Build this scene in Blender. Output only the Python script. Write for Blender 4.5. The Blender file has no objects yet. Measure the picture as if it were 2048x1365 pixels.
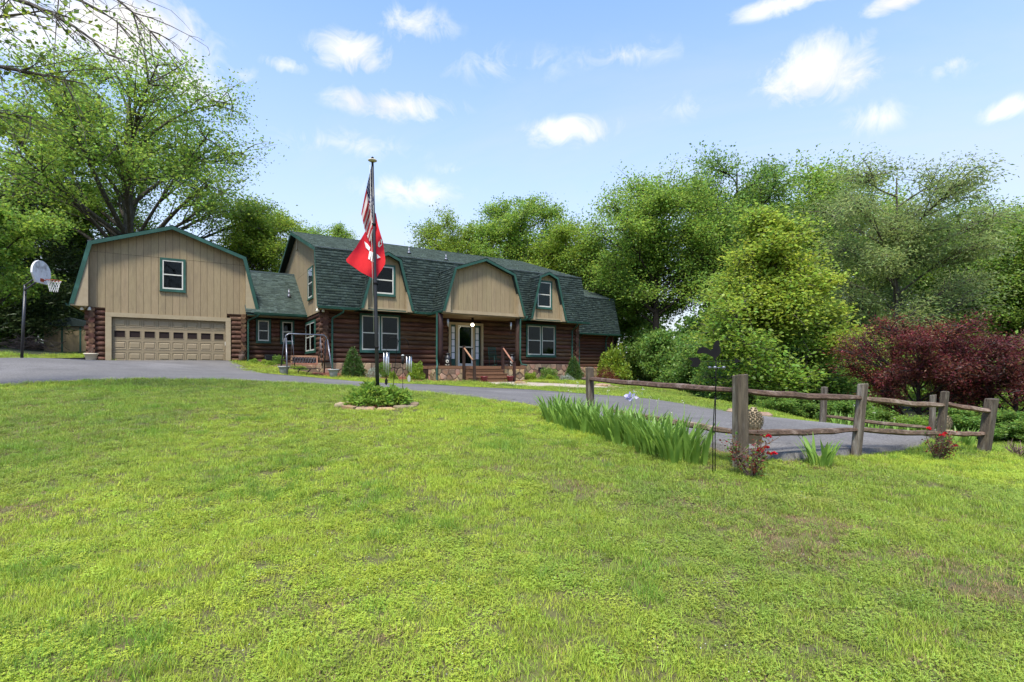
import bpy, bmesh, math, random
import numpy as np
from mathutils import Vector, Matrix
R = math.radians
sc = bpy.context.scene
# ------------------------------------------------------------------ camera
F, HY, CXP = 1049.0, 741.6, 1024.0        # focal length and horizon line in photo pixels
cam_d = bpy.data.cameras.new('camera'); cam = bpy.data.objects.new('camera', cam_d)
sc.collection.objects.link(cam); sc.camera = cam
cam.location = (0, 0, 0); cam.rotation_euler = (R(90), 0, 0)     # eye level is z = 0
cam_d.sensor_width = 36; cam_d.lens = 36*F/2048; cam_d.shift_y = (HY-682.5)/2048
cam_d.clip_start = .05; cam_d.clip_end = 3000
# ------------------------------------------------------------------ sky and sun
SUN_EL, SUN_AZ = R(62), R(192)            # azimuth clockwise from +Y (view direction)
w = bpy.data.worlds.new('World'); sc.world = w; w.use_nodes = True
N = w.node_tree.nodes; L = w.node_tree.links; N.clear()
def nd(N, t, **k):
    n = N.new(t)
    for a, b in k.items(): setattr(n, a, b)
    return n
def mth(N, L, op, a, b=None, c=None, clamp=False):
    n = N.new('ShaderNodeMath'); n.operation = op; n.use_clamp = clamp
    for i, x in enumerate((a, b, c)):
        if x is None: continue
        if isinstance(x, (int, float)): n.inputs[i].default_value = x
        else: L.new(x, n.inputs[i])
    return n.outputs[0]
sky = nd(N, 'ShaderNodeTexSky', sky_type='NISHITA', sun_disc=False)
sky.sun_elevation = SUN_EL; sky.sun_rotation = SUN_AZ
sky.air_density = 1.35; sky.dust_density = .9; sky.ozone_density = 2.2; sky.altitude = 200
tc = nd(N, 'ShaderNodeTexCoord'); sep = nd(N, 'ShaderNodeSeparateXYZ'); L.new(tc.outputs['Generated'], sep.inputs[0])
X, Y, Z = sep.outputs
az = mth(N, L, 'ARCTAN2', X, Y); el = mth(N, L, 'ARCSINE', Z)
# noise that wrinkles the cloud outlines, sampled on the cloud layer
den = mth(N, L, 'MAXIMUM', mth(N, L, 'ADD', Z, .12), .05)
cmb = nd(N, 'ShaderNodeCombineXYZ'); L.new(mth(N, L, 'DIVIDE', X, den), cmb.inputs[0]); L.new(mth(N, L, 'DIVIDE', Y, den), cmb.inputs[1])
def noise(vec, scale, detail, rough=.55, dist=0., off=(0, 0, 0)):
    m = nd(N, 'ShaderNodeMapping'); m.inputs['Location'].default_value = off; L.new(vec, m.inputs[0])
    n = nd(N, 'ShaderNodeTexNoise'); n.inputs['Scale'].default_value = scale; n.inputs['Detail'].default_value = detail
    n.inputs['Roughness'].default_value = rough; n.inputs['Distortion'].default_value = dist
    L.new(m.outputs[0], n.inputs['Vector']); return n.outputs[0]
nfine = noise(tc.outputs['Generated'], 17, 12, .66, .9)
nmid = noise(tc.outputs['Generated'], 5.5, 6, .55)
CL = [(240, 60, 270, 125, 1.25), (370, 165, 130, 52, 1.0), (480, 150, 70, 30, .5), (570, 130, 60, 24, .7), (705, 105, 110, 60, .95), (830, 50, 110, 60, .55),
      (790, 210, 170, 44, .95), (1640, 140, 165, 80, 1.1), (1570, 8, 150, 30, .9), (1790, 6, 95, 26, 1.0), (1140, 262, 130, 44, .75),
      (820, 385, 150, 46, .6), (700, 290, 190, 40, .4), (1000, 130, 200, 60, .3), (2030, 215, 100, 26, .8), (1380, 215, 90, 40, .3), (1740, 240, 110, 40, .5), (1900, 130, 90, 30, .4), (1250, 110, 160, 40, .35), (60, 60, 130, 90, .7), (910, 340, 70, 24, .3)]
acc = None
for (px, py, sx, sy, k) in CL:
    d = Vector(((px-CXP)/F, 1, (HY-py)/F)); a0 = math.atan2(d.x, d.y); e0 = math.asin(d.z/d.length)
    fx = F*math.cos(e0)/math.cos(a0)**2 * math.cos(a0); 
    da = mth(N, L, 'DIVIDE', mth(N, L, 'SUBTRACT', az, a0), sx/F*math.cos(a0)**2*1.02)
    de = mth(N, L, 'DIVIDE', mth(N, L, 'SUBTRACT', el, e0), sy/F*math.cos(e0)**2*.95)
    r2 = mth(N, L, 'ADD', mth(N, L, 'MULTIPLY', da, da), mth(N, L, 'MULTIPLY', de, de))
    b = mth(N, L, 'MULTIPLY', mth(N, L, 'SUBTRACT', 1.0, mth(N, L, 'SQRT', r2), clamp=True), k)
    acc = b if acc is None else mth(N, L, 'MAXIMUM', acc, b)
puff = mth(N, L, 'ADD', mth(N, L, 'MULTIPLY', acc, 1.5), mth(N, L, 'MULTIPLY', mth(N, L, 'SUBTRACT', nfine, .565), 2.7))
puff = mth(N, L, 'ADD', puff, mth(N, L, 'MULTIPLY', mth(N, L, 'SUBTRACT', nmid, .5), 1.0))
puff = mth(N, L, 'MULTIPLY', mth(N, L, 'MULTIPLY', puff, .88, clamp=True), mth(N, L, 'MULTIPLY', acc, 3.2, clamp=True))
# thin high veil and further fair-weather clouds all round the sky
veil = mth(N, L, 'MULTIPLY', mth(N, L, 'SUBTRACT', noise(cmb.outputs[0], .55, 7, .62, .8, (3, 1, 0)), .47), 1.7, clamp=True)
low = mth(N, L, 'POWER', mth(N, L, 'SUBTRACT', 1.0, mth(N, L, 'MULTIPLY', el, 1.2), clamp=True), 1.5)
veil = mth(N, L, 'ADD', mth(N, L, 'MULTIPLY', veil, .6), mth(N, L, 'MULTIPLY', low, 1.1), clamp=True)
veil = mth(N, L, 'MULTIPLY', veil, .92)
bg1 = nd(N, 'ShaderNodeBackground'); bg1.inputs[1].default_value = .103
gm = nd(N, 'ShaderNodeHueSaturation'); gm.inputs['Saturation'].default_value = 1.12; L.new(sky.outputs[0], gm.inputs['Color']); tint = nd(N, 'ShaderNodeVectorMath', operation='MULTIPLY'); tint.inputs[1].default_value = (.80, .86, 1.03); L.new(gm.outputs[0], tint.inputs[0]); L.new(tint.outputs[0], bg1.inputs[0])
bg2 = nd(N, 'ShaderNodeBackground'); bg2.inputs[0].default_value = (.87, .92, 1.0, 1); bg2.inputs[1].default_value = .285
bg3 = nd(N, 'ShaderNodeBackground'); bg3.inputs[0].default_value = (1, .985, .98, 1)
L.new(mth(N, L, 'MULTIPLY_ADD', nmid, .26, .22), bg3.inputs[1])      # clouds: brighter and greyer parts
mv = nd(N, 'ShaderNodeMixShader'); L.new(veil, mv.inputs[0]); L.new(bg1.outputs[0], mv.inputs[1]); L.new(bg2.outputs[0], mv.inputs[2])
mx = nd(N, 'ShaderNodeMixShader'); L.new(puff, mx.inputs[0]); L.new(mv.outputs[0], mx.inputs[1]); L.new(bg3.outputs[0], mx.inputs[2])
wo = nd(N, 'ShaderNodeOutputWorld'); L.new(mx.outputs[0], wo.inputs[0])
w.cycles.sampling_method = 'MANUAL'; w.cycles.sample_map_resolution = 512
sd = bpy.data.lights.new('sun', 'SUN'); so = bpy.data.objects.new('sun', sd); sc.collection.objects.link(so)
sd.energy = 2.0; sd.angle = R(11); sd.color = (1, .95, .86)
so.rotation_euler = (R(90)-SUN_EL, 0, -SUN_AZ + math.pi)
sdir = Vector((math.sin(SUN_AZ)*math.cos(SUN_EL), math.cos(SUN_AZ)*math.cos(SUN_EL), math.sin(SUN_EL)))
so.rotation_euler = sdir.to_track_quat('Z', 'Y').to_euler(); so.location = (0, -10, 40)
sc.view_settings.view_transform = 'Standard'; sc.view_settings.look = 'None'
sc.view_settings.gamma = 1; sc.view_settings.exposure = 1.74
try: sc.view_settings.use_curve_mapping = False
except Exception: pass
cy = sc.cycles
cy.max_bounces = 6; cy.diffuse_bounces = 3; cy.glossy_bounces = 2; cy.transmission_bounces = 4; cy.transparent_max_bounces = 10
cy.caustics_reflective = False; cy.caustics_refractive = False
cy.use_denoising = True
try: cy.denoiser = 'OPENIMAGEDENOISE'
except Exception: pass
# ------------------------------------------------------------------ helpers
C = sc.collection
def at(px, py, Yd): return np.array([(px-CXP)/F*Yd, Yd, (HY-py)/F*Yd])
def link(o, parent=None, **props):
    C.objects.link(o)
    if parent is not None: o.parent = parent
    for k, v in props.items():
        if v is not None: o[k] = v
    return o
def empty(name, loc, label, cat, group=None, rz=0.0):
    o = bpy.data.objects.new(name, None); o.empty_display_size = .2
    o.location = Vector(loc); o.rotation_euler = (0, 0, rz)
    return link(o, None, label=label, category=cat, group=group)
def npmesh(name, V, Fc, mat=None, smooth=False, uv=None):
    V = np.asarray(V, np.float32).reshape(-1, 3); Fc = np.asarray(Fc, np.int32); k = Fc.shape[1]
    me = bpy.data.meshes.new(name); me.vertices.add(len(V)); me.vertices.foreach_set('co', V.ravel())
    me.loops.add(Fc.size); me.loops.foreach_set('vertex_index', Fc.ravel())
    me.polygons.add(len(Fc)); me.polygons.foreach_set('loop_start', np.arange(0, Fc.size, k, dtype=np.int32))
    if smooth: me.polygons.foreach_set('use_smooth', np.ones(len(Fc), dtype=bool))
    if uv is not None:
        l = me.uv_layers.new(name='UVMap'); l.data.foreach_set('uv', np.asarray(uv, np.float32)[Fc.ravel()].ravel())
    me.update(calc_edges=True)
    if mat: me.materials.append(mat)
    return me
class MB:
    """collects polygons; build() links them as one mesh object"""
    def __init__(s): s.v = []; s.f = []; s.sm = []
    def add(s, vs, fs, sm=False):
        o = len(s.v); s.v += [tuple(float(c) for c in v) for v in vs]; s.f += [[i+o for i in f] for f in fs]; s.sm += [sm]*len(fs); return s
    def box(s, a, b):
        (x0, y0, z0), (x1, y1, z1) = a, b
        return s.add([(x0, y0, z0), (x1, y0, z0), (x1, y1, z0), (x0, y1, z0), (x0, y0, z1), (x1, y0, z1), (x1, y1, z1), (x0, y1, z1)],
              [(3, 2, 1, 0), (4, 5, 6, 7), (0, 1, 5, 4), (1, 2, 6, 5), (2, 3, 7, 6), (3, 0, 4, 7)])
    def tube(s, pts, r, n=8, cap=True, sm=True):
        P = [Vector(p) for p in pts]; k = len(P)
        rr = list(r) if hasattr(r, '__len__') else [r]*k
        up = None; vs = []
        for i, p in enumerate(P):
            t = (P[min(i+1, k-1)]-P[max(i-1, 0)]).normalized()
            if up is None:
                up = t.orthogonal().normalized()
            up = (up - t*up.dot(t)).normalized(); b = t.cross(up)
            for j in range(n):
                a = 2*math.pi*j/n; vs.append(p + (up*math.cos(a)+b*math.sin(a))*rr[i])
        fs = [(i*n+j, i*n+(j+1) % n, (i+1)*n+(j+1) % n, (i+1)*n+j) for i in range(k-1) for j in range(n)]
        s.add(vs, fs, sm)
        if cap: 
            o = len(s.v)-len(vs); s.f.append([o+j for j in range(n)][::-1]); s.f.append([o+(k-1)*n+j for j in range(n)]); s.sm += [False, False]
        return s
    def lathe(s, prof, n=16, c=(0, 0, 0), sm=True):
        vs = [(c[0]+r*math.cos(2*math.pi*j/n), c[1]+r*math.sin(2*math.pi*j/n), c[2]+z) for r, z in prof for j in range(n)]
        fs = [(i*n+j, i*n+(j+1) % n, (i+1)*n+(j+1) % n, (i+1)*n+j) for i in range(len(prof)-1) for j in range(n)]
        s.add(vs, fs, sm); o = len(s.v)-len(vs)
        s.f.append([o+j for j in range(n)][::-1]); s.f.append([o+(len(prof)-1)*n+j for j in range(n)]); s.sm += [False, False]
        return s
    def prism(s, poly, d, f=lambda a, b, c: (a, b, c)):
        """poly: list of (a,c); extruded in b from d[0] to d[1]; f maps (a,b,c) to a point"""
        n = len(poly); vs = [f(a, d[0], c) for a, c in poly]+[f(a, d[1], c) for a, c in poly]
        fs = [list(range(n)), list(range(2*n-1, n-1, -1))]+[(i, i+n, (i+1) % n+n, (i+1) % n) for i in range(n)]
        return s.add(vs, fs)
    def build(s, name, mat, parent=None, fix=True, data_only=False, **props):
        me = bpy.data.meshes.new(name); me.from_pydata(s.v, [], s.f)
        me.polygons.foreach_set('use_smooth', s.sm)
        if fix:
            bm = bmesh.new(); bm.from_mesh(me); bmesh.ops.recalc_face_normals(bm, faces=bm.faces); bm.to_mesh(me); bm.free()
        me.update(); 
        if mat: me.materials.append(mat)
        if data_only: return me
        return link(bpy.data.objects.new(name, me), parent, **props)
# ------------------------------------------------------------------ materials
def material(name, c1, c2=None, rough=.8, scale=6., stretch=(1, 1, 1), bump=0., bscale=None, rnd=0., c3=None, spec=.3, metal=0., coord='Object', detail=6, island=0., contrast=(.3, .7), trans=0., leafy=False, world=None, cracks=False):
    """procedural material: noise between c1 and c2 (and patches of c3), optional bump, per-object and per-island variation"""
    m = bpy.data.materials.new(name); m.use_nodes = True; N = m.node_tree.nodes; L = m.node_tree.links
    p = N['Principled BSDF']; p.inputs['Roughness'].default_value = rough; p.inputs['Metallic'].default_value = metal
    p.inputs['Specular IOR Level'].default_value = spec
    c2 = c2 or tuple(x*.75 for x in c1)
    tcn = N.new('ShaderNodeTexCoord'); mp = N.new('ShaderNodeMapping'); mp.inputs['Scale'].default_value = stretch
    if coord == 'World':
        g = N.new('ShaderNodeNewGeometry'); L.new(g.outputs['Position'], mp.inputs[0])
    else: L.new(tcn.outputs[coord], mp.inputs[0])
    def nz(sc_, det, off=0):
        n = N.new('ShaderNodeTexNoise'); n.inputs['Scale'].default_value = sc_; n.inputs['Detail'].default_value = det; n.inputs['Roughness'].default_value = .62
        if rnd or off:
            oi = N.new('ShaderNodeObjectInfo'); ad = N.new('ShaderNodeVectorMath'); ad.operation = 'ADD'
            ml = N.new('ShaderNodeMath'); ml.operation = 'MULTIPLY_ADD'; ml.inputs[1].default_value = 37.; ml.inputs[2].default_value = off
            L.new(oi.outputs['Random'], ml.inputs[0]); L.new(mp.outputs[0], ad.inputs[0]); L.new(ml.outputs[0], ad.inputs[1]); L.new(ad.outputs[0], n.inputs['Vector'])
        else: L.new(mp.outputs[0], n.inputs['Vector'])
        return n.outputs[0]
    n1 = nz(scale, detail)
    rp = N.new('ShaderNodeMapRange'); rp.inputs[1].default_value = contrast[0]; rp.inputs[2].default_value = contrast[1]; L.new(n1, rp.inputs[0])
    mx = N.new('ShaderNodeMix'); mx.data_type = 'RGBA'; mx.inputs[6].default_value = (*c1, 1); mx.inputs[7].default_value = (*c2, 1); L.new(rp.outputs[0], mx.inputs[0])
    col = mx.outputs[2]
    if c3:
        r3 = N.new('ShaderNodeMapRange'); r3.inputs[1].default_value = .52; r3.inputs[2].default_value = .68; L.new(nz(scale*.37, 4, 5.), r3.inputs[0])
        m3 = N.new('ShaderNodeMix'); m3.data_type = 'RGBA'; m3.inputs[7].default_value = (*c3, 1); L.new(r3.outputs[0], m3.inputs[0]); L.new(col, m3.inputs[6]); col = m3.outputs[2]
    if cracks:                                   # thin dark cracks in irregular cells, broken up by noise, and faint fine aggregate
        vo = N.new('ShaderNodeTexVoronoi'); vo.feature = 'DISTANCE_TO_EDGE'; vo.inputs['Scale'].default_value = .33
        wn = N.new('ShaderNodeTexNoise'); wn.inputs['Scale'].default_value = 1.3; wn.inputs['Detail'].default_value = 6; L.new(mp.outputs[0], wn.inputs['Vector'])
        wv_ = N.new('ShaderNodeVectorMath'); wv_.operation = 'MULTIPLY_ADD'; wv_.inputs[1].default_value = (1.6, 1.6, 0); L.new(wn.outputs[1], wv_.inputs[0]); L.new(mp.outputs[0], wv_.inputs[2]); L.new(wv_.outputs[0], vo.inputs['Vector'])
        cr = N.new('ShaderNodeMapRange'); cr.inputs[1].default_value = .0; cr.inputs[2].default_value = .006; cr.inputs[3].default_value = .75; cr.inputs[4].default_value = 0; L.new(vo.outputs['Distance'], cr.inputs[0])
        mk = N.new('ShaderNodeMapRange'); mk.inputs[1].default_value = .48; mk.inputs[2].default_value = .6; L.new(nz(.5, 3), mk.inputs[0])
        cm = N.new('ShaderNodeMath'); cm.operation = 'MULTIPLY'; L.new(cr.outputs[0], cm.inputs[0]); L.new(mk.outputs[0], cm.inputs[1])
        cx = N.new('ShaderNodeMix'); cx.data_type = 'RGBA'; cx.inputs[7].default_value = (.03, .03, .032, 1); L.new(cm.outputs[0], cx.inputs[0]); L.new(col, cx.inputs[6])
        ag = N.new('ShaderNodeMapRange'); ag.inputs[1].default_value = .35; ag.inputs[2].default_value = .65; ag.inputs[3].default_value = .72; ag.inputs[4].default_value = 1.28; L.new(nz(26., 3), ag.inputs[0])
        am = N.new('ShaderNodeVectorMath'); am.operation = 'SCALE'; L.new(cx.outputs[2], am.inputs[0]); L.new(ag.outputs[0], am.inputs['Scale']); col = am.outputs[0]
    if world:                                    # broad patches over the ground: (scale, colour)
        g = N.new('ShaderNodeNewGeometry')
        for i, (ws, wc, lo, hi) in enumerate(world):
            wn = N.new('ShaderNodeTexNoise'); wn.inputs['Scale'].default_value = ws; wn.inputs['Detail'].default_value = 5
            ad = N.new('ShaderNodeVectorMath'); ad.inputs[1].default_value = (i*13.7, i*7.1, 0); L.new(g.outputs['Position'], ad.inputs[0]); L.new(ad.outputs[0], wn.inputs['Vector'])
            wr = N.new('ShaderNodeMapRange'); wr.inputs[1].default_value = lo; wr.inputs[2].default_value = hi; L.new(wn.outputs[0], wr.inputs[0])
            wm = N.new('ShaderNodeMix'); wm.data_type = 'RGBA'; wm.inputs[7].default_value = (*wc, 1); L.new(wr.outputs[0], wm.inputs[0]); L.new(col, wm.inputs[6]); col = wm.outputs[2]
    def vary(col, src, amt):
        hs = N.new('ShaderNodeHueSaturation'); a = N.new('ShaderNodeMapRange'); a.inputs[3].default_value = 1-amt; a.inputs[4].default_value = 1+amt
        h = N.new('ShaderNodeMapRange'); h.inputs[3].default_value = .5-.035*amt*2; h.inputs[4].default_value = .5+.035*amt*2
        fr = N.new('ShaderNodeMath'); fr.operation = 'FRACT'; q = N.new('ShaderNodeMath'); q.operation = 'MULTIPLY'; q.inputs[1].default_value = 7.31
        L.new(src, q.inputs[0]); L.new(q.outputs[0], fr.inputs[0]); L.new(fr.outputs[0], h.inputs[0]); L.new(h.outputs[0], hs.inputs['Hue'])
        L.new(src, a.inputs[0]); L.new(a.outputs[0], hs.inputs['Value']); L.new(col, hs.inputs['Color']); return hs.outputs[0]
    if rnd:
        oi = N.new('ShaderNodeObjectInfo'); col = vary(col, oi.outputs['Random'], rnd)
    if island:
        g = N.new('ShaderNodeNewGeometry'); col = vary(col, g.outputs['Random Per Island'], island)
    L.new(col, p.inputs['Base Color'])
    if bump:
        b = N.new('ShaderNodeBump'); b.inputs['Strength'].default_value = bump; b.inputs['Distance'].default_value = .02
        L.new(nz(bscale or scale*3, 5), b.inputs['Height']); L.new(b.outputs[0], p.inputs['Normal'])
    if trans:
        t = N.new('ShaderNodeBsdfTranslucent'); ms = N.new('ShaderNodeMixShader'); ms.inputs[0].default_value = trans
        br = N.new('ShaderNodeHueSaturation'); br.inputs['Value'].default_value = 1.5; br.inputs['Hue'].default_value = .485; L.new(col, br.inputs['Color'])
        L.new(br.outputs[0], t.inputs[0]); L.new(p.outputs[0], ms.inputs[1]); L.new(t.outputs[0], ms.inputs[2])
        L.new(ms.outputs[0], N['Material Output'].inputs[0])
    return m
M = {}
M['log'] = material('stained_log', (.115, .054, .03), (.045, .022, .013), .72, 2.2, (2.5, 5, 5), .5, 5., rnd=.28, c3=(.16, .085, .05), spec=.25)
M['log_end'] = material('log_end_grain', (.05, .024, .017), (.018, .009, .008), .8, 9., bump=.5, rnd=.4)
M['dark_wood'] = material('dark_stained_wood', (.05, .024, .017), (.02, .01, .008), .75, 5., (4, 4, .5), .3, rnd=.3)
M['siding'] = material('tan_siding', (.285, .222, .126), (.238, .182, .10), .82, 7., (2, 2, .35), .25, 22., rnd=.07, c3=(.225, .172, .10))
M['tan_trim'] = material('tan_trim', (.33, .268, .168), (.28, .222, .135), .7, 5., rnd=.06, c3=(.28, .22, .13))
M['door_tan'] = material('garage_door_tan', (.26, .206, .124), (.24, .19, .114), .55, 3., rnd=.04)
M['green'] = material('green_trim', (.022, .076, .052), (.016, .058, .041), .5, 3., rnd=.08, c3=(.034, .11, .082))
M['shingle'] = material('green_shingle', (.062, .085, .07), (.044, .062, .052), .93, 14., bump=.4, bscale=60., island=.3, c3=(.075, .1, .088), spec=.15)
M['deck'] = material('roof_deck', (.025, .04, .037), (.02, .03, .03), .95, 4.)
M['ridgecap'] = material('ridge_metal', (.05, .06, .065), (.03, .04, .045), .6, 4.)
M['soffit'] = material('tan_soffit', (.30, .24, .15), (.25, .2, .125), .8, 4.)
M['white'] = material('white_vinyl', (.56, .545, .47), (.49, .48, .41), .45, 3.)
M['dark'] = material('dark_interior', (.018, .018, .02), (.012, .012, .014), .9, 2.)
M['blind'] = material('window_blind', (.10, .12, .08), (.07, .085, .06), .7, 3.)
M['curtain'] = material('lace_curtain', (.62, .64, .66), (.4, .43, .47), .9, 9., (6, 6, .3))
M['wallcore'] = material('wall_core', (.02, .011, .009), (.014, .008, .007), .9, 3.)
M['stone'] = material('field_stone', (.34, .235, .145), (.21, .15, .10), .85, 5., bump=.6, bscale=14., rnd=.42, c3=(.36, .2, .095))
M['mortar'] = material('mortar', (.2, .165, .125), (.14, .115, .09), .95, 20., bump=.4)
M['aggregate'] = material('brown_aggregate', (.22, .115, .06), (.12, .06, .032), .9, 60., bump=.6, bscale=80.)
M['asphalt'] = material('asphalt', (.145, .136, .125), (.106, .1, .094), .9, .8, bump=.5, bscale=70., coord='World', c3=(.17, .16, .15), detail=12, spec=.25, cracks=True)
M['gravel'] = material('pale_gravel_walk', (.42, .35, .27), (.3, .25, .19), .95, 30., bump=.6, bscale=50., coord='World')
M['mulch'] = material('red_mulch', (.19, .062, .034), (.085, .028, .017), .95, 26., bump=1., bscale=40., coord='World', c3=(.26, .1, .055))
M['soil'] = material('soil', (.10, .066, .038), (.055, .036, .022), .95, 9., coord='World', bump=.6)
M['ground'] = material('lawn_ground', (.12, .125, .032), (.075, .06, .03), .95, 9., coord='World', bump=.8, bscale=30., world=[(.55, (.15, .10, .055), .58, .72)])
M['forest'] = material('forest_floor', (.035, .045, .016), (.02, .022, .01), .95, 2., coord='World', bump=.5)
M['black'] = material('black_paint', (.012, .012, .013), (.02, .02, .022), .42, 8., spec=.5)
M['blackmat'] = material('black_iron', (.006, .006, .006), (.01, .009, .009), .75, 12., spec=.15)
M['steel'] = material('grey_metal_tube', (.22, .23, .25), (.1, .1, .115), .38, 6., metal=.7)
M['alu'] = material('chime_metal', (.72, .72, .7), (.6, .6, .6), .3, 6., metal=.55)
M['weathered'] = material('weathered_fence_wood', (.17, .11, .07), (.055, .035, .024), .92, 3.6, (1, 5, 5), .9, 9., rnd=.2, c3=(.25, .19, .145))
M['postwood'] = material('weathered_post_wood', (.135, .11, .072), (.045, .034, .024), .92, 4.2, (6, 6, .7), .9, 9., rnd=.15, c3=(.21, .19, .15))
M['cone'] = material('cast_stone_cone', (.40, .32, .20), (.22, .165, .1), .9, 8., bump=.6)
M['rock'] = material('bed_rock', (.36, .25, .15), (.20, .15, .10), .9, 4., bump=.7, bscale=12., rnd=.35, c3=(.33, .18, .08))
M['planter'] = material('grey_planter', (.36, .36, .33), (.25, .25, .23), .7, 7.)
M['cream'] = material('cream_planter', (.62, .55, .40), (.5, .44, .32), .6, 5.)
M['redpot'] = material('dark_red_pot', (.16, .018, .024), (.09, .012, .015), .35, 4.)
M['benchwood'] = material('bench_wood', (.48, .27, .15), (.28, .15, .08), .7, 4., (1, 6, 6), rnd=.25)
M['twig'] = material('dead_twig', (.22, .15, .11), (.1, .07, .055), .9, 6., island=.3)
M['bark'] = material('grey_bark', (.13, .112, .09), (.055, .046, .037), .95, 5., (3, 3, .7), .9, 8., c3=(.17, .15, .125))
M['darkbark'] = material('dark_bark', (.06, .046, .036), (.028, .022, .018), .95, 5., (3, 3, .7), .8, 8.)
def leafmat(name, c1, c2, isl=.38, tr=.5, rough=.5, c3=None, scale=.35): return material(name, c1, c2, rough, scale, island=isl, trans=tr, spec=.35, c3=c3, coord='Object', detail=3)
M['leaf_mid'] = leafmat('maple_leaf', (.225, .345, .05), (.155, .265, .04))
M['leaf_bright'] = leafmat('fresh_leaf', (.24, .34, .038), (.16, .25, .03))
M['leaf_deep'] = leafmat('deep_green_leaf', (.165, .285, .05), (.115, .21, .038))
M['leaf_dark'] = leafmat('cedar_needle', (.06, .10, .028), (.034, .06, .018), tr=.25)
M['leaf_pale'] = leafmat('pale_leaf', (.25, .32, .10), (.18, .25, .07))
M['leaf_yel'] = leafmat('yellow_green_leaf', (.21, .325, .045), (.14, .25, .036), isl=.4, c3=(.30, .38, .048))
M['leaf_red'] = leafmat('red_maple_leaf', (.15, .042, .024), (.075, .026, .018), isl=.6, tr=.4, c3=(.24, .046, .02))
M['spruce'] = leafmat('spruce_needle', (.075, .15, .026), (.045, .10, .018), tr=.15)
M['silver'] = leafmat('silver_leaf', (.34, .38, .30), (.22, .26, .2), tr=.15)
M['iris'] = leafmat('iris_blade', (.185, .33, .052), (.115, .235, .04), isl=.35, tr=.35, rough=.42, scale=3.)
M['bronze'] = leafmat('bronze_leaf', (.2, .058, .025), (.12, .03, .018), isl=.5)
M['petal_red'] = material('red_petal', (.62, .012, .02), (.4, .008, .014), .5, 9., trans=.2)
M['petal_white'] = material('faded_petal', (.7, .66, .58), (.5, .44, .36), .8, 9., trans=.3)
M['petal_lilac'] = material('lilac_petal', (.55, .52, .72), (.42, .38, .6), .7, 9., trans=.3)
M['net'] = material('white_net', (.75, .75, .72), (.6, .6, .58), .8, 3.)
M['rim'] = material('orange_rim', (.45, .08, .03), (.3, .05, .02), .5, 3.)
M['board'] = material('worn_backboard', (.74, .74, .73), (.6, .59, .57), .6, 6., c3=(.3, .28, .27))
def glass():
    m = bpy.data.materials.new('window_glass'); m.use_nodes = True; N = m.node_tree.nodes; L = m.node_tree.links; N.clear()
    g = N.new('ShaderNodeBsdfGlossy'); g.inputs['Roughness'].default_value = .03; g.inputs[0].default_value = (.9, .95, 1, 1)
    t = N.new('ShaderNodeBsdfTransparent'); t.inputs[0].default_value = (.42, .48, .45, 1)
    fr = N.new('ShaderNodeFresnel'); fr.inputs[0].default_value = 1.3
    mx = N.new('ShaderNodeMixShader'); o = N.new('ShaderNodeOutputMaterial')
    L.new(fr.outputs[0], mx.inputs[0]); L.new(t.outputs[0], mx.inputs[1]); L.new(g.outputs[0], mx.inputs[2]); L.new(mx.outputs[0], o.inputs[0]); return m
M['glass'] = glass()
def emis(name, c, s):
    m = bpy.data.materials.new(name); m.use_nodes = True; p = m.node_tree.nodes['Principled BSDF']
    p.inputs['Emission Color'].default_value = (*c, 1); p.inputs['Emission Strength'].default_value = s; p.inputs['Base Color'].default_value = (.8, .8, .8, 1); return m
M['bulb'] = emis('lit_bulb', (1, .85, .6), 6.)
# ------------------------------------------------------------------ terrain
CP = [(0, 1365, 2.6), (700, 1365, 2.6), (1400, 1365, 2.55), (2047, 1365, 2.5), (0, 1000, 6.0), (100, 900, 8.0), (0, 800, 12.0), (400, 800, 12.0), (400, 900, 7.6), (1024, 900, 7.2), (1024, 1100, 4.2),
      (500, 1100, 4.3), (2047, 1000, 5.9), (1700, 1000, 5.4), (1965, 908, 9.2), (1882, 914, 8.8), (1712, 914, 7.6), (1482, 937, 6.4), (756, 813, 11.5), (1105, 838, 10.6), (1375, 928, 6.6),
      (0, 772, 14.5), (150, 763, 15.5), (300, 759, 16), (500, 763, 16.5), (756, 777, 16), (900, 790, 14.5), (1060, 811, 12.6), (1470, 912, 7.1), (1610, 914, 7.25), (1829, 889, 9.4),
      (0, 720, 23), (150, 722.5, 24.2), (224, 723.5, 25), (451, 727, 26.6), (470, 735, 25.5), (500, 746, 23.5), (545, 750.5, 23), (640, 758, 23.2), (756, 768, 22), (860, 771, 22.5), (940, 776, 22.5),
      (1060, 781, 22), (1182, 791, 19.5), (1304, 801, 17), (1402, 819, 14), (1465, 829, 13), (1540, 839, 12), (1596, 848, 11.5), (1668, 853, 11.3), (1829, 878, 10.6), (1840, 890, 13), (1830, 900, 18),
      (677, 750, 26.4), (850, 760, 28.5), (984, 768, 25.6), (1150, 766, 34), (1250, 770, 30), (1330, 780, 27), (1460, 808, 18.5), (1222, 758, 42),
      (43, 718, 20.5), (0, 696, 30), (110, 704, 36), (165, 708, 33), (1700, 858, 14.5), (1900, 880, 13.5), (2048, 898, 11.5)]
CPW = [at(*c) for c in CP] + [np.array(p, float) for p in [(-22, 14, -.3), (-30, 25, 1.0), (-30, 40, 2.0), (-10, 42, .9), (-12, 5, -1.35), (12, 4, -1.75), (0, -6, -1.95), (-10, -5, -1.85), (12, -4, -2.2), (20, 12, -2.6), (25, 25, -3.2), (14, 30, -2.4), (20, 45, -3.0), (5, 50, -.8), (-8, 33, .2), (10, 60, -2.), (-3, 40, 0.0), (-30, 60, 2.0), (16, 18, -2.2), (12, 14.5, -1.75), (4, 45, -.6)]]
CPW = np.array(CPW)
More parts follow.
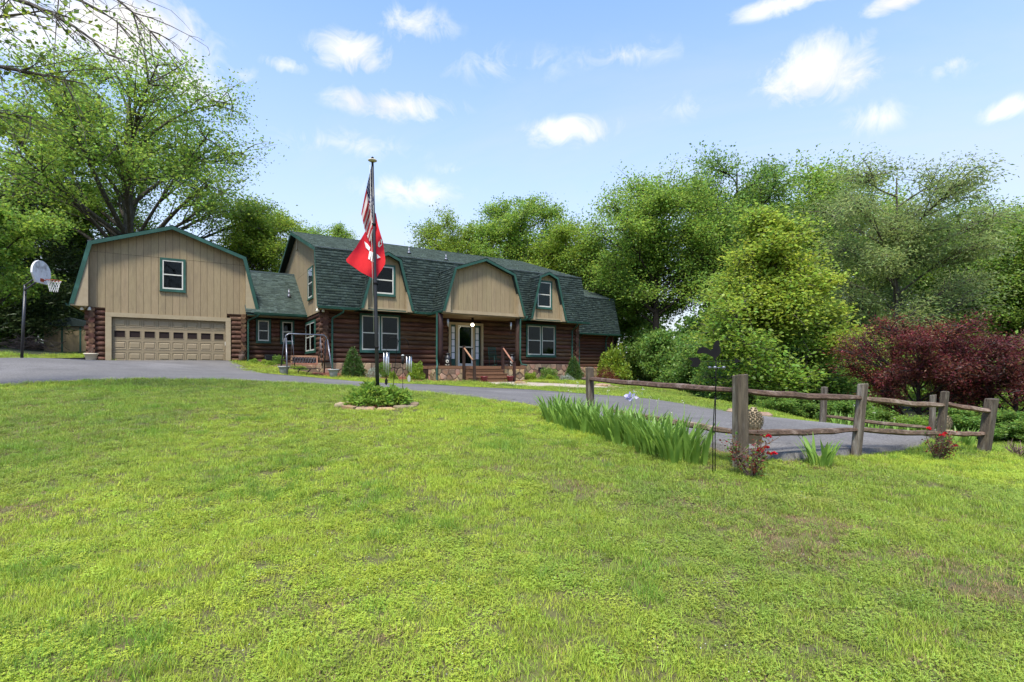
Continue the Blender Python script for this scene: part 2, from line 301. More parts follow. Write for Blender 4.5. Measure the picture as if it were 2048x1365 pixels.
def tps_fit(P, lam):
    n = len(P); d = np.linalg.norm(P[:, None, :2]-P[None, :, :2], axis=2)/10
    K = np.where(d > 1e-9, d*d*np.log(np.maximum(d, 1e-9)), 0)+lam*np.eye(n)
    A = np.zeros((n+3, n+3)); A[:n, :n] = K; Q = np.c_[np.ones(n), P[:, :2]/10]; A[:n, n:] = Q; A[n:, :n] = Q.T
    return np.linalg.solve(A, np.r_[P[:, 2], 0, 0, 0])
TW = tps_fit(CPW, .004)
def sstep(x, a, b): t = np.clip((x-a)/(b-a), 0, 1); return t*t*(3-2*t)
def H(x, y):
    """ground height at world x, y (arrays)"""
    x = np.asarray(x, float); y = np.asarray(y, float); sh = x.shape; q = np.c_[x.ravel(), y.ravel()]
    out = np.empty(len(q))
    for i in range(0, len(q), 20000):
        b = np.clip(q[i:i+20000], (-38, -9), (34, 62)); d = np.linalg.norm(b[:, None]-CPW[None, :, :2], axis=2)/10
        out[i:i+20000] = np.where(d > 1e-9, d*d*np.log(np.maximum(d, 1e-9)), 0)@TW[:-3]+TW[-3]+b@TW[-2:]/10
    out = np.clip(out, -3.6, 2.6)
    far = sstep(np.hypot(q[:, 0], q[:, 1]-20), 45, 90)
    return (out*(1-far)+far*(-1.2)).reshape(sh)
def h1(x, y): return float(H(np.array([x]), np.array([y]))[0])
def onground(px, Yd): x = (px-CXP)/F*Yd; return (x, Yd, h1(x, Yd))
def poly_in(poly, x, y):
    r = np.zeros(np.shape(x), bool); n = len(poly)
    for i in range(n):
        x0, y0 = poly[i]; x1, y1 = poly[(i+1) % n]
        c = ((y0 > y) != (y1 > y)) & (x < (x1-x0)*(y-y0)/((y1-y0) if y1 != y0 else 1e-9)+x0); r ^= c
    return r
# ------------------------------------------------------------------ house frame (u along the front, n towards the back)
TH = R(31.68); CT, ST = math.cos(TH), math.sin(TH)
def hw(u, n): return (u*CT-n*ST, u*ST+n*CT)
def pu(px, n): t = (px-CXP)/F; return n*(ST+t*CT)/(CT-t*ST)
def pY(px, n): t = (px-CXP)/F; return n/(CT-t*ST)
def pz(px, py, n): return (HY-py)*pY(px, n)/F
# ------------------------------------------------------------------ driveway, walk, beds
def resample(pts, k):
    P = np.array(pts, float); d = np.r_[0, np.cumsum(np.linalg.norm(np.diff(P, axis=0), axis=1))]; t = np.linspace(0, d[-1], k)
    return np.c_[np.interp(t, d, P[:, 0]), np.interp(t, d, P[:, 1])]
def smooth(P, it=2):
    P = P.copy()
    for _ in range(it): P[1:-1] = .25*P[:-2]+.5*P[1:-1]+.25*P[2:]
    return P
def gx(px, Yd): return ((px-CXP)/F*Yd, Yd)
near = [gx(-420, 12.5), gx(-150, 13.6), gx(0, 14.5), gx(150, 15.5), gx(300, 16), gx(500, 16.5), gx(640, 16.4), gx(756, 16), gx(900, 14.5), gx(1060, 12.6), gx(1180, 11.0), gx(1300, 9.2), gx(1400, 7.8), gx(1470, 7.12), gx(1540, 6.98), gx(1610, 7.25), gx(1696, 7.95), gx(1829, 9.4), gx(1848, 10.6), gx(1848, 13), gx(1830, 18)]
far = [gx(-420, 22), gx(-150, 22.5), gx(0, 23), gx(150, 24.4), hw(-3.6, 32.0), hw(-1, 32.05), hw(2.0, 32.0), gx(470, 25.5), gx(500, 23.5), gx(545, 23), gx(640, 23.2), gx(756, 22), gx(860, 22.5), gx(940, 22.5), gx(1060, 22), gx(1182, 19.5), gx(1304, 17), gx(1402, 14), gx(1465, 13), gx(1540, 12), gx(1596, 11.5), gx(1668, 11.3), gx(1740, 11.6), gx(1775, 12.4), gx(1785, 14.), gx(1770, 18)]
K = 150
nr_ = smooth(resample(near, K), 3); fr_ = smooth(resample(far, K), 2)
rg = np.random.default_rng(5)
# match both edges by walking along them so that cross lines stay short
def match(A, B):
    idx = []; j = 0
    for i in range(len(A)):
        lo = j; hi = min(len(B)-1, j+6); dd = [np.hypot(*(B[q]-A[i])) + .25*abs(q-i) for q in range(lo, hi+1)]; j = lo+int(np.argmin(dd)); idx.append(j)
    idx[-1] = len(B)-1; return B[smooth(np.c_[idx, idx].astype(float), 6)[:, 0].round().astype(int)]
fm = smooth(fr_, 1)
jit = np.cumsum(rg.normal(0, .02, K)); jit -= np.linspace(jit[0], jit[-1], K); nr_[:, 1] += jit*.6+rg.normal(0, .015, K)
DRIVE = [tuple(p) for p in nr_]+[tuple(p) for p in fm[::-1]]
m_ = 15; V = []; 
for i in range(K):
    for j in range(m_):
        t = j/(m_-1); x, y = nr_[i]*(1-t)+fm[i]*t; V.append((x, y))
V = np.array(V); hz = H(V[:, 0], V[:, 1]); rise = .045+.05*sstep(V[:, 0], 1.5, 3.2)*sstep(-V[:, 1], -13, -10)
Vt = np.c_[V, hz+rise]; Fq = [(i*m_+j, (i+1)*m_+j, (i+1)*m_+j+1, i*m_+j+1) for i in range(K-1) for j in range(m_-1)]
b0 = len(Vt); skirt = np.array([[*nr_[i], float(hz[i*m_])-.06] for i in range(K)]+[[*fm[i], float(hz[i*m_+m_-1])-.06] for i in range(K)])
skirt[:K, 1] -= .03
Vt = np.r_[Vt, skirt]
Fq += [(i*m_, b0+i, b0+i+1, (i+1)*m_) for i in range(K-1)]+[(i*m_+m_-1, (i+1)*m_+m_-1, b0+K+i+1, b0+K+i) for i in range(K-1)]
link(bpy.data.objects.new('driveway', npmesh('driveway', Vt, Fq, M['asphalt'])), kind='structure')
def sheet(name, poly, dz, mat, cuts=3, bulge=0., kind='structure', **props):
    """a sheet on the ground with a soft raised middle"""
    bm = bmesh.new(); P = [Vector((x, y, 0)) for x, y in poly]; bm.faces.new([bm.verts.new(p) for p in P])
    bmesh.ops.triangulate(bm, faces=bm.faces)
    for _ in range(cuts): bmesh.ops.subdivide_edges(bm, edges=[e for e in bm.edges if e.calc_length() > .45], cuts=1, use_grid_fill=True); bmesh.ops.triangulate(bm, faces=bm.faces)
    co = np.array([v.co[:2] for v in bm.verts]); z = H(co[:, 0], co[:, 1])
    for v, zz in zip(bm.verts, z): v.co.z = zz+dz+(0 if v.is_boundary else bulge)
    for v in bm.verts:
        if v.is_boundary: v.co.z -= dz+.02
    bmesh.ops.recalc_face_normals(bm, faces=bm.faces)
    me = bpy.data.meshes.new(name); bm.to_mesh(me); bm.free(); me.materials.append(mat)
    return link(bpy.data.objects.new(name, me), kind=kind, **props)
def wob(poly, amt, k, seed):
    P = resample(list(poly)+[poly[0]], k)[:-1]; g = np.random.default_rng(seed); return [tuple(p) for p in P+g.normal(0, amt, P.shape)]
BED_L = wob([hw(5.9, 27.5), hw(11.0, 27.5), hw(11.0, 25.0), hw(12.4, 24.9), hw(12.3, 24.2), hw(10.5, 24.6), hw(8, 25.3), hw(6.1, 25.6), hw(5.0, 26.0), hw(4.9, 27.0)], .05, 46, 1)
BED_C = wob([hw(2.9, 32.4), hw(5.9, 32.4), hw(5.9, 27.0), hw(5.0, 27.2), hw(4.0, 29.0), hw(2.9, 30.8)], .05, 40, 2)
BED_R = wob([hw(16.2, 27.5), hw(21.9, 27.5), hw(21.9, 31.9), hw(29, 31.9), hw(29, 29.0), hw(25, 27.6), hw(22.6, 25.4), hw(19.5, 24.8), hw(16.0, 24.6), hw(15.2, 23.9), hw(15.0, 24.6), hw(16.2, 25.2)], .06, 60, 3)
sheet('mulch_bed', BED_L, .04, M['mulch'], bulge=.03); sheet('courtyard_bed', BED_C, .03, M['soil'], bulge=.02); sheet('mulch_bed', BED_R, .04, M['mulch'], bulge=.03)
WALK = wob([hw(12.3, 24.0), hw(15.1, 24.0), hw(15.4, 23.0), hw(16.0, 21.6), hw(16.7, 19.9), hw(18.4, 18.0), hw(14.9, 18.5), hw(13.6, 20.2), hw(12.7, 21.9)], .03, 40, 4)
# clip the walk at the drive edge
sheet('walkway', WALK, .012, M['gravel'], cuts=3)
WOODS = [(7.6, 36), (8.9, 29), (8.7, 24), (8.1, 19.5), (8.5, 16.5), (9.0, 14.2), (10.4, 13.3), (12.2, 12.8), (13.5, 11.4), (30, 8), (80, 0), (80, 120), (-80, 120), (-80, 26), (-24.5, 27), (-24, 32), (-21, 35), (-10, 42), (4, 47), (14, 46)]
HOUSE = [hw(-4.1, 32), hw(2.7, 32), hw(2.7, 32.4), hw(5.8, 32.4), hw(5.8, 27.4), hw(21.8, 27.4), hw(21.8, 31.8), hw(29, 31.8), hw(29, 42), hw(-4.1, 42)]
PORCH = [hw(10.6, 25), hw(16.4, 25), hw(16.4, 27.5), hw(10.6, 27.5)]
# ------------------------------------------------------------------ ground sheet
dense_x = np.arange(-32, 34.01, .33); dense_y = np.arange(-8, 60.01, .33)
gxs = np.r_[[-1500, -800, -400, -220, -130, -85, -60, -45, -37], dense_x, [37, 45, 60, 85, 130, 220, 400, 800, 1500]]
gys = np.r_[[-1500, -700, -300, -140, -70, -35, -18], dense_y, [66, 75, 90, 130, 220, 400, 800, 1500]]
GX, GY = np.meshgrid(gxs, gys); GZ = H(GX, GY)
g = np.random.default_rng(3)
lump = sum(a*np.sin(GX*fx+ph)*np.sin(GY*fy+p2) for a, fx, fy, ph, p2 in [(.012, 2.1, 1.7, 0, 1), (.009, 4.3, 3.9, 2, 0), (.006, 8.1, 7.3, 1, 4)])
indrive = poly_in(DRIVE, GX, GY)
GZ = GZ+np.where((np.abs(GX) < 40) & ~indrive, lump, 0)
nx, ny = len(gxs), len(gys)
ii = np.arange(nx*ny).reshape(ny, nx); Fg = np.stack([ii[:-1, :-1], ii[:-1, 1:], ii[1:, 1:], ii[1:, :-1]], -1).reshape(-1, 4)
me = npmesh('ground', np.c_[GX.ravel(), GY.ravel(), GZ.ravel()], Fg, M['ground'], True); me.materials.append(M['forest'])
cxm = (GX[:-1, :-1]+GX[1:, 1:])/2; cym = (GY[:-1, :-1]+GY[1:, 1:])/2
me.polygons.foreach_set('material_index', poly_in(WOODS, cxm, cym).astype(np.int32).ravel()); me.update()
link(bpy.data.objects.new('ground', me), kind='structure')
# ------------------------------------------------------------------ grass
def blade(V, Fc, x, y, h, wd, lean, az, seg=2):
    dx, dy = math.cos(az), math.sin(az); px_, py_ = -dy*wd/2, dx*wd/2; o = len(V)
    for k in range(seg):
        t = k/seg; q = 1-.45*t; V += [(x+dx*lean*t*t-px_*q, y+dy*lean*t*t-py_*q, h*t), (x+dx*lean*t*t+px_*q, y+dy*lean*t*t+py_*q, h*t)]
    V.append((x+dx*lean, y+dy*lean, h*(1-.12*min(1, lean/h))))
    for k in range(seg-1): Fc += [(o+2*k, o+2*k+1, o+2*k+3), (o+2*k, o+2*k+3, o+2*k+2)]
    Fc.append((o+2*seg-2, o+2*seg-1, o+2*seg))
def leafquads(V, Fc, rng_, n, rad, hlo, hhi, size):
    for _ in range(n):
        a = rng_.uniform(0, 6.28); r = rad*math.sqrt(rng_.random()); z = rng_.uniform(hlo, hhi); x, y = r*math.cos(a), r*math.sin(a)
        for q in range(3):
            b = a+q*2.09+rng_.uniform(-.3, .3); s = size*rng_.uniform(.7, 1.2); t = rng_.uniform(-.3, .35); o = len(V)
            ux, uy = math.cos(b), math.sin(b); vx, vy = -uy, ux
            V += [(x, y, z), (x+ux*s*.6+vx*s*.45, y+uy*s*.6+vy*s*.45, z+s*t*.6), (x+ux*s, y+uy*s, z+s*t), (x+ux*s*.6-vx*s*.45, y+uy*s*.6-vy*s*.45, z+s*t*.6)]
            Fc += [(o, o+1, o+2), (o, o+2, o+3)]
GP = dict(rough=.6, trans=.3, spec=.3, rnd=.26)
gw = [(.5, (.25, .21, .08), .62, .80), (1.1, (.15, .235, .04), .54, .70), (.13, (.34, .43, .045), .42, .62)]
M['grass'] = material('grass_blade', (.27, .36, .045), (.185, .27, .038), scale=3., world=gw, **GP)
M['clover'] = material('clover_leaf', (.255, .33, .055), (.175, .25, .042), scale=3., world=gw, **GP)
M['straw'] = material('dry_straw', (.36, .26, .13), (.2, .125, .065), scale=3., rough=.8, trans=.2, rnd=.3)
M['lush'] = material('lush_grass', (.21, .335, .036), (.145, .25, .03), scale=3., **GP)
M['fleck'] = material('tiny_white_flower', (.75, .75, .66), (.6, .6, .5), rough=.8)
gcol = bpy.data.collections.new('grass_sources')
def tuft(name, mat, fn):
    V, Fc = [], []; fn(V, Fc); me = npmesh(name, V, Fc, mat); o = bpy.data.objects.new(name, me); gcol.objects.link(o)
r0 = random.Random(4)
def mk_grass(n, rad, h0, h1_, lean):
    def fn(V, Fc):
        for _ in range(n):
            a = r0.uniform(0, 6.28); r = rad*math.sqrt(r0.random()); h = r0.uniform(h0, h1_); blade(V, Fc, r*math.cos(a), r*math.sin(a), h, r0.uniform(.003, .0058), h*r0.uniform(.1, lean), r0.uniform(0, 6.28))
    return fn
tuft('t0_grass', M['grass'], mk_grass(46, .10, .022, .055, .9)); tuft('t1_grass', M['grass'], mk_grass(38, .10, .028, .068, 1.1))
tuft('t2_clover', M['clover'], lambda V, Fc: leafquads(V, Fc, r0, 46, .11, .010, .04, .0115))
tuft('t3_clover', M['clover'], lambda V, Fc: (leafquads(V, Fc, r0, 26, .10, .010, .05, .010), mk_grass(24, .1, .03, .06, .8)(V, Fc)))
tuft('t4_straw', M['straw'], mk_grass(26, .10, .012, .045, 1.6))
tuft('t5_lush', M['lush'], mk_grass(34, .085, .05, .105, .9))
tuft('t6_fleck', M['fleck'], lambda V, Fc: leafquads(V, Fc, r0, 3, .10, .045, .065, .0045))
def grass_points():
    rng = np.random.default_rng(8); pts = []
    for (y0, y1, dens, sc_) in [(2.0, 5.0, 430, .78), (5.0, 9., 270, .92), (9., 14, 140, 1.15), (14, 24, 70, 1.5), (24, 40, 22, 2.3)]:
        wmax = y1*1.12+1.5; n = int((y1-y0)*2*wmax*dens); x = rng.uniform(-wmax, wmax, n); y = rng.uniform(y0, y1, n)
        k = np.abs(x) < y*1.12+1.5; pts.append(np.c_[x[k], y[k], np.full(k.sum(), sc_)])
    P = np.concatenate(pts); x, y = P[:, 0], P[:, 1]
    bad = poly_in(WOODS, x, y) | poly_in(HOUSE, x, y) | poly_in(PORCH, x, y) | poly_in(BED_L, x, y) | poly_in(BED_C, x, y) | poly_in(BED_R, x, y)
    e = rng.normal(0, .08, len(x)); bad |= poly_in(DRIVE, x+e, y+e*.5) | (poly_in(WALK, x+e, y) & (rng.random(len(x)) < .985))
    bx, by = gx(756, 11.5)[0]+.0, 11.5; bad |= ((x-bx-.03)/.82)**2+((y-by)/.62)**2 < 1
    P = P[~bad]; x, y, s = P.T
    def vn(fq, ph): return np.sin(x*fq+ph+1.7*np.sin(y*fq*.7+ph))*np.sin(y*fq*1.1+2*ph+1.3*np.sin(x*fq*.6))
    q = rng.random(len(x)); a = .55*vn(1.3, .4)+.45*vn(3.7, 2.)+.3*vn(9., 1.)+rng.normal(0, .5, len(x)); b = vn(.9, 3.)+.6*vn(2.7, 1.)+.4*vn(7., 2.)+rng.normal(0, .3, len(x))
    kind = np.where(q < .5, 0, 1); kind = np.where(a > .15, np.where(q < .55, 2, 3), kind)
    kind = np.where((b > .95) & (q < .75), 4, kind); kind = np.where((b < -.95) & (q > .45), 5, kind); kind = np.where(q > .955, 4, kind); kind = np.where((q > .86) & (q < .9) & (a > 0), 6, kind); kind = np.where((q > .4) & (q < .415), 5, kind)
    farm = (y > 9); kind = np.where(farm & (kind == 4) & (q < .5), 0, kind)
    sc_ = s*rng.uniform(.7, 1.25, len(x)); z = H(x, y)+np.where(True, sum(c*np.sin(x*fx+ph)*np.sin(y*fy+p2) for c, fx, fy, ph, p2 in [(.012, 2.1, 1.7, 0, 1), (.009, 4.3, 3.9, 2, 0), (.006, 8.1, 7.3, 1, 4)]), 0)-.004
    bare = (b > 1.75) & (rng.random(len(x)) < .5); k = ~bare
    return np.c_[x, y, z][k], kind[k], sc_[k], rng.uniform(0, 6.28, k.sum()), rng.normal(0, .12, (k.sum(), 2))
def scatter(name, pts, kind, scl, rz, tilt, coll, label, cat):
    me = bpy.data.meshes.new(name); me.vertices.add(len(pts)); me.vertices.foreach_set('co', pts.astype(np.float32).ravel())
    for nm, ty, dat in (('kind', 'INT', kind.astype(np.int32)), ('scl', 'FLOAT', scl.astype(np.float32))):
        a = me.attributes.new(nm, ty, 'POINT'); a.data.foreach_set('value', dat)
    a = me.attributes.new('rot', 'FLOAT_VECTOR', 'POINT'); a.data.foreach_set('vector', np.c_[tilt, rz].astype(np.float32).ravel())
    o = link(bpy.data.objects.new(name, me), kind='stuff', label=label, category=cat)
    ng = bpy.data.node_groups.new(name, 'GeometryNodeTree'); ng.interface.new_socket('Geometry', in_out='INPUT', socket_type='NodeSocketGeometry'); ng.interface.new_socket('Geometry', in_out='OUTPUT', socket_type='NodeSocketGeometry')
    n = ng.nodes; l = ng.links; gi = n.new('NodeGroupInput'); go = n.new('NodeGroupOutput'); ci = n.new('GeometryNodeCollectionInfo'); ci.inputs[0].default_value = coll
    ci.inputs['Separate Children'].default_value = True; ci.inputs['Reset Children'].default_value = True
    ip = n.new('GeometryNodeInstanceOnPoints'); ip.inputs['Pick Instance'].default_value = True
    def att(nm, ty):
        q = n.new('GeometryNodeInputNamedAttribute'); q.data_type = ty; q.inputs[0].default_value = nm; return q.outputs[0]
    mp = n.new('GeometryNodeMeshToPoints'); l.new(gi.outputs[0], mp.inputs[0]); l.new(mp.outputs[0], ip.inputs['Points']); l.new(ci.outputs[0], ip.inputs['Instance'])
    l.new(att('kind', 'INT'), ip.inputs['Instance Index']); l.new(att('rot', 'FLOAT_VECTOR'), ip.inputs['Rotation']); l.new(att('scl', 'FLOAT'), ip.inputs['Scale']); l.new(ip.outputs[0], go.inputs[0])
    md = o.modifiers.new('scatter', 'NODES'); md.node_group = ng; return o
gp = grass_points()
scatter('lawn_grass', *gp, gcol, 'short mown lawn grass mixed with clover and dry patches', 'grass')
# ------------------------------------------------------------------ the house
O = np.array([13.0, 27.4, -.6])
hx, hy_ = hw(O[0], O[1])
house = empty('log_house', (hx, hy_, O[2]), 'dark log house with green gambrel shingle roofs, tan siding and attached two-car garage', 'house', rz=TH)
class HB(MB):
    def build(s, name, mat, parent=None, **k):
        s.v = [(x-O[0], y-O[1], z-O[2]) for x, y, z in s.v]; return MB.build(s, name, mat, parent or house, **k)
def hobj(name, me, parent, loc, rz=0., scale=(1, 1, 1)):
    o = bpy.data.objects.new(name, me); o.location = (loc[0]-O[0], loc[1]-O[1], loc[2]-O[2]); o.rotation_euler = (0, 0, rz); o.scale = scale; return link(o, parent)
rl = random.Random(11)
# --- logs: shared unit meshes, scaled along their length
def unit_log(seed, r=.136):
    q = random.Random(seed); n = 10; m = MB(); rings = 5; vs = []
    for i in range(rings):
        for j in range(n):
            a = 2*math.pi*j/n; rr = r*(1+q.uniform(-.035, .035)); vs.append((i/(rings-1), math.cos(a)*rr*.95, math.sin(a)*rr))
    m.add(vs, [(i*n+j, i*n+(j+1) % n, (i+1)*n+(j+1) % n, (i+1)*n+j) for i in range(rings-1) for j in range(n)], True)
    m.f += [list(range(n)), [(rings-1)*n+j for j in range(n)]]; m.sm += [False, False]
    return m.build('log', M['log'], data_only=True)
LOGS = [unit_log(i) for i in range(6)]
PITCH, LZ0 = .25, .40
def log_wall(name, kind, c, a0, a1, z0, z1, openings=(), ends=(False, False), half=0.):
    """kind 'front': wall plane n=c along u; 'side': wall plane u=c along n"""
    m = HB()
    if kind == 'front': m.box((a0, c+.02, z0-.02), (a1, c+.14, z1))
    else: m.box((c+.02, a0, z0-.02), (c+.14, a1, z1))
    wall = m.build(name, M['wallcore'])
    k = 0; z = z0+PITCH/2+half
    while z < z1-.02:
        segs = [(a0, a1)]
        for (o0, o1, oz0, oz1) in openings:
            if oz0-.02 < z < oz1+.02:
                segs = [s for (p, q) in segs for s in ((p, min(q, o0)), (max(p, o1), q)) if s[1]-s[0] > .05]
        for (p, q) in segs:
            e0 = .26 if (ends[0] and p == a0) else 0; e1 = .26 if (ends[1] and q == a1) else 0
            e0 *= rl.uniform(.8, 1.15); e1 *= rl.uniform(.8, 1.15)
            dz = rl.uniform(-.006, .006)
            if kind == 'front': hobj('log', LOGS[rl.randrange(6)], wall, (p-e0, c, z+dz), 0, (q-p+e0+e1, 1, 1))
            else: hobj('log', LOGS[rl.randrange(6)], wall, (c, p-e0, z+dz), R(90), (q-p+e0+e1, 1, 1))
        z += PITCH
    return wall
# --- windows
def rectw(px0, py0, px1, py1, n):
    u0, u1 = pu(px0, n), pu(px1, n); pm = (px0+px1)/2; return u0, u1, pz(pm, py1, n), pz(pm, py0, n)
def window(P, a0, a1, z0, z1, double=False, fill='blind', cas=.1, name='window', **props):
    """P(a, d, z): point at distance d in front of the wall"""
    m = HB(); B = lambda m, x0, x1, y0, y1, d0, d1: m.add([P(x0, d0, y0), P(x1, d0, y0), P(x1, d1, y0), P(x0, d1, y0), P(x0, d0, y1), P(x1, d0, y1), P(x1, d1, y1), P(x0, d1, y1)], [(3, 2, 1, 0), (4, 5, 6, 7), (0, 1, 5, 4), (1, 2, 6, 5), (2, 3, 7, 6), (3, 0, 4, 7)])
    B(m, a0, a0+cas, z0, z1, 0, .055); B(m, a1-cas, a1, z0, z1, 0, .055); B(m, a0+cas, a1-cas, z1-cas, z1, 0, .052); B(m, a0+cas, a1-cas, z0, z0+cas, 0, .052)
    B(m, a0-.02, a1+.02, z0-.03, z0+.012, 0, .085)                                  # sill lip
    if double: B(m, (a0+a1)/2-.045, (a0+a1)/2+.045, z0+cas, z1-cas, 0, .05)
    win = m.build(name, M['green'], **props)
    units = [(a0+cas, (a0+a1)/2-.045), ((a0+a1)/2+.045, a1-cas)] if double else [(a0+cas, a1-cas)]
    y0, y1 = z0+cas, z1-cas; ym = (y0+y1)/2
    for (b0, b1) in units:
        m = HB(); s = .055
        B(m, b0, b0+s, y0, y1, .0, .045); B(m, b1-s, b1, y0, y1, .0, .045); B(m, b0+s, b1-s, y1-s, y1, 0, .043); B(m, b0+s, b1-s, y0, y0+s*1.3, 0, .043); B(m, b0+s, b1-s, ym-.025, ym+.03, 0, .047)
        m.build('sash', M['white'], win)
        m = HB(); B(m, b0+s, b1-s, y0+s*1.3, y1-s, -.004, .006); m.build('interior', M['dark'], win)
        if fill == 'blind':
            m = HB(); z = y1-s-.03
            while z > y0+s*1.3+.02:
                m.add([P(b0+s+.01, .009, z), P(b1-s-.01, .009, z), P(b1-s-.01, .022, z+.018), P(b0+s+.01, .022, z+.018)], [(0, 1, 2, 3)]); z -= .036
            m.build('blind', M['blind'], win, fix=False)
        elif fill == 'curtain':
            m = HB(); k = 14; vs = []
            for i in range(k+1):
                a = b0+s+(b1-b0-2*s)*i/k; vs += [P(a, .012+.006*math.sin(i*2.1), y0+s*1.3), P(a, .012+.006*math.sin(i*2.1), y1-s)]
            m.add(vs, [(2*i, 2*i+2, 2*i+3, 2*i+1) for i in range(k)], True); m.build('curtain', M['curtain'], win, fix=False)
        for (q0, q1, d) in ((y0+s*1.3, ym-.025, .026), (ym+.03, y1-s, .034)):
            m = HB(); B(m, b0+s, b1-s, q0, q1, d, d+.004); m.build('pane', M['glass'], win)
    return win
front = lambda n: (lambda a, d, z: (a, n-d, z))
side = lambda u: (lambda a, d, z: (u-d, a, z))
# --- stones
def clip_half(poly, p, nrm):
    out = []
    for i in range(len(poly)):
        a, b = poly[i], poly[(i+1) % len(poly)]; da = (a[0]-p[0])*nrm[0]+(a[1]-p[1])*nrm[1]; db = (b[0]-p[0])*nrm[0]+(b[1]-p[1])*nrm[1]
        if da <= 0: out.append(a)
        if da*db < 0: t = da/(da-db); out.append((a[0]+(b[0]-a[0])*t, a[1]+(b[1]-a[1])*t))
    return out
def stone_wall(P, a0, a1, z0, z1, step=.36, seed=1, holes=()):
    m = HB(); m.add([P(a0, 0, z0), P(a1, 0, z0), P(a1, 0, z1), P(a0, 0, z1), P(a0, -.15, z0), P(a1, -.15, z0), P(a1, -.15, z1), P(a0, -.15, z1)], [(0, 1, 2, 3), (4, 5, 6, 7), (0, 1, 5, 4), (1, 2, 6, 5), (2, 3, 7, 6), (3, 0, 4, 7)])
    fd = m.build('foundation', M['mortar']); q = random.Random(seed); S = []
    nx_ = max(1, round((a1-a0)/step)); nz_ = max(1, round((z1-z0)/(step*.8)))
    for i in range(nx_):
        for j in range(nz_): S.append((a0+(i+.5+q.uniform(-.38, .38)+(.25 if j % 2 else -.25))*(a1-a0)/nx_, z0+(j+.5+q.uniform(-.36, .36))*(z1-z0)/nz_))
    for k, s in enumerate(S):
        poly = [(a0, z0), (a1, z0), (a1, z1), (a0, z1)]
        for t in S:
            if t is not s and abs(t[0]-s[0]) < 1.4 and abs(t[1]-s[1]) < 1.4:
                poly = clip_half(poly, ((s[0]+t[0])/2, (s[1]+t[1])/2), (t[0]-s[0], t[1]-s[1]))
                if len(poly) < 3: break
        if len(poly) < 3: continue
        cx_ = sum(p[0] for p in poly)/len(poly); cz_ = sum(p[1] for p in poly)/len(poly); n = len(poly); d = q.uniform(.025, .06)
        def ring(f, d_): return [P(cx_+(x-cx_)*f, d_*(1+q.uniform(-.2, .2)) if d_ > .02 else d_, cz_+(z-cz_)*f) for x, z in poly]
        m = HB(); m.add(ring(.93, -.01)+ring(.90, d*.8)+ring(.72, d), [tuple(range(2*n, 3*n))]+[(r_*n+i, r_*n+(i+1) % n, (r_+1)*n+(i+1) % n, (r_+1)*n+i) for r_ in (0, 1) for i in range(n)])
        m.build('stone', M['stone'], fd)
    return fd
# --- shingles and gambrel roofs
def shingles(name, P0, Bv, Sv, parent, seed=0, row=.145):
    """P0 lower corner, Bv along the eave, Sv up the slope (house coordinates)"""
    P0, Bv, Sv = (np.array(q, float) for q in (P0, Bv, Sv)); Lb, Ls = np.linalg.norm(Bv), np.linalg.norm(Sv); b, s = Bv/Lb, Sv/Ls; n = np.cross(b, s); n = n if n[2] > 0 or abs(n[2]) < 1e-6 else -n
    if abs(n[2]) < 1e-6: n = -np.abs(n)
    g = np.random.default_rng(seed); Vs = []
    for j in range(int(Ls/row)+1):
        x = -g.uniform(0, .3)
        while x < Lb:
            wd = g.choice([.15, .2, .28, .34]); x0, x1 = max(0, x+.004), min(Lb, x+wd-.004); x += wd
            if x1-x0 < .02: continue
            s0 = j*row-.012+g.choice([0, 0, -.018]); s1 = min(Ls, (j+1)*row+.01); th = g.choice([.012, .02, .028]); 
            q0, q1 = P0+b*x0, P0+b*x1
            Vs += [q0+s*s0+n*th, q1+s*s0+n*th, q1+s*s1+n*.006, q0+s*s1+n*.006, q0+s*s0-n*.004, q1+s*s0-n*.004]
    Vs = np.array(Vs)-O; k = np.arange(len(Vs)//6)*6
    Fc = np.concatenate([np.c_[k, k+1, k+2, k+3], np.c_[k+4, k+5, k+1, k]])
    return link(bpy.data.objects.new(name, npmesh(name, Vs, Fc, M['shingle'])), parent, kind='stuff')
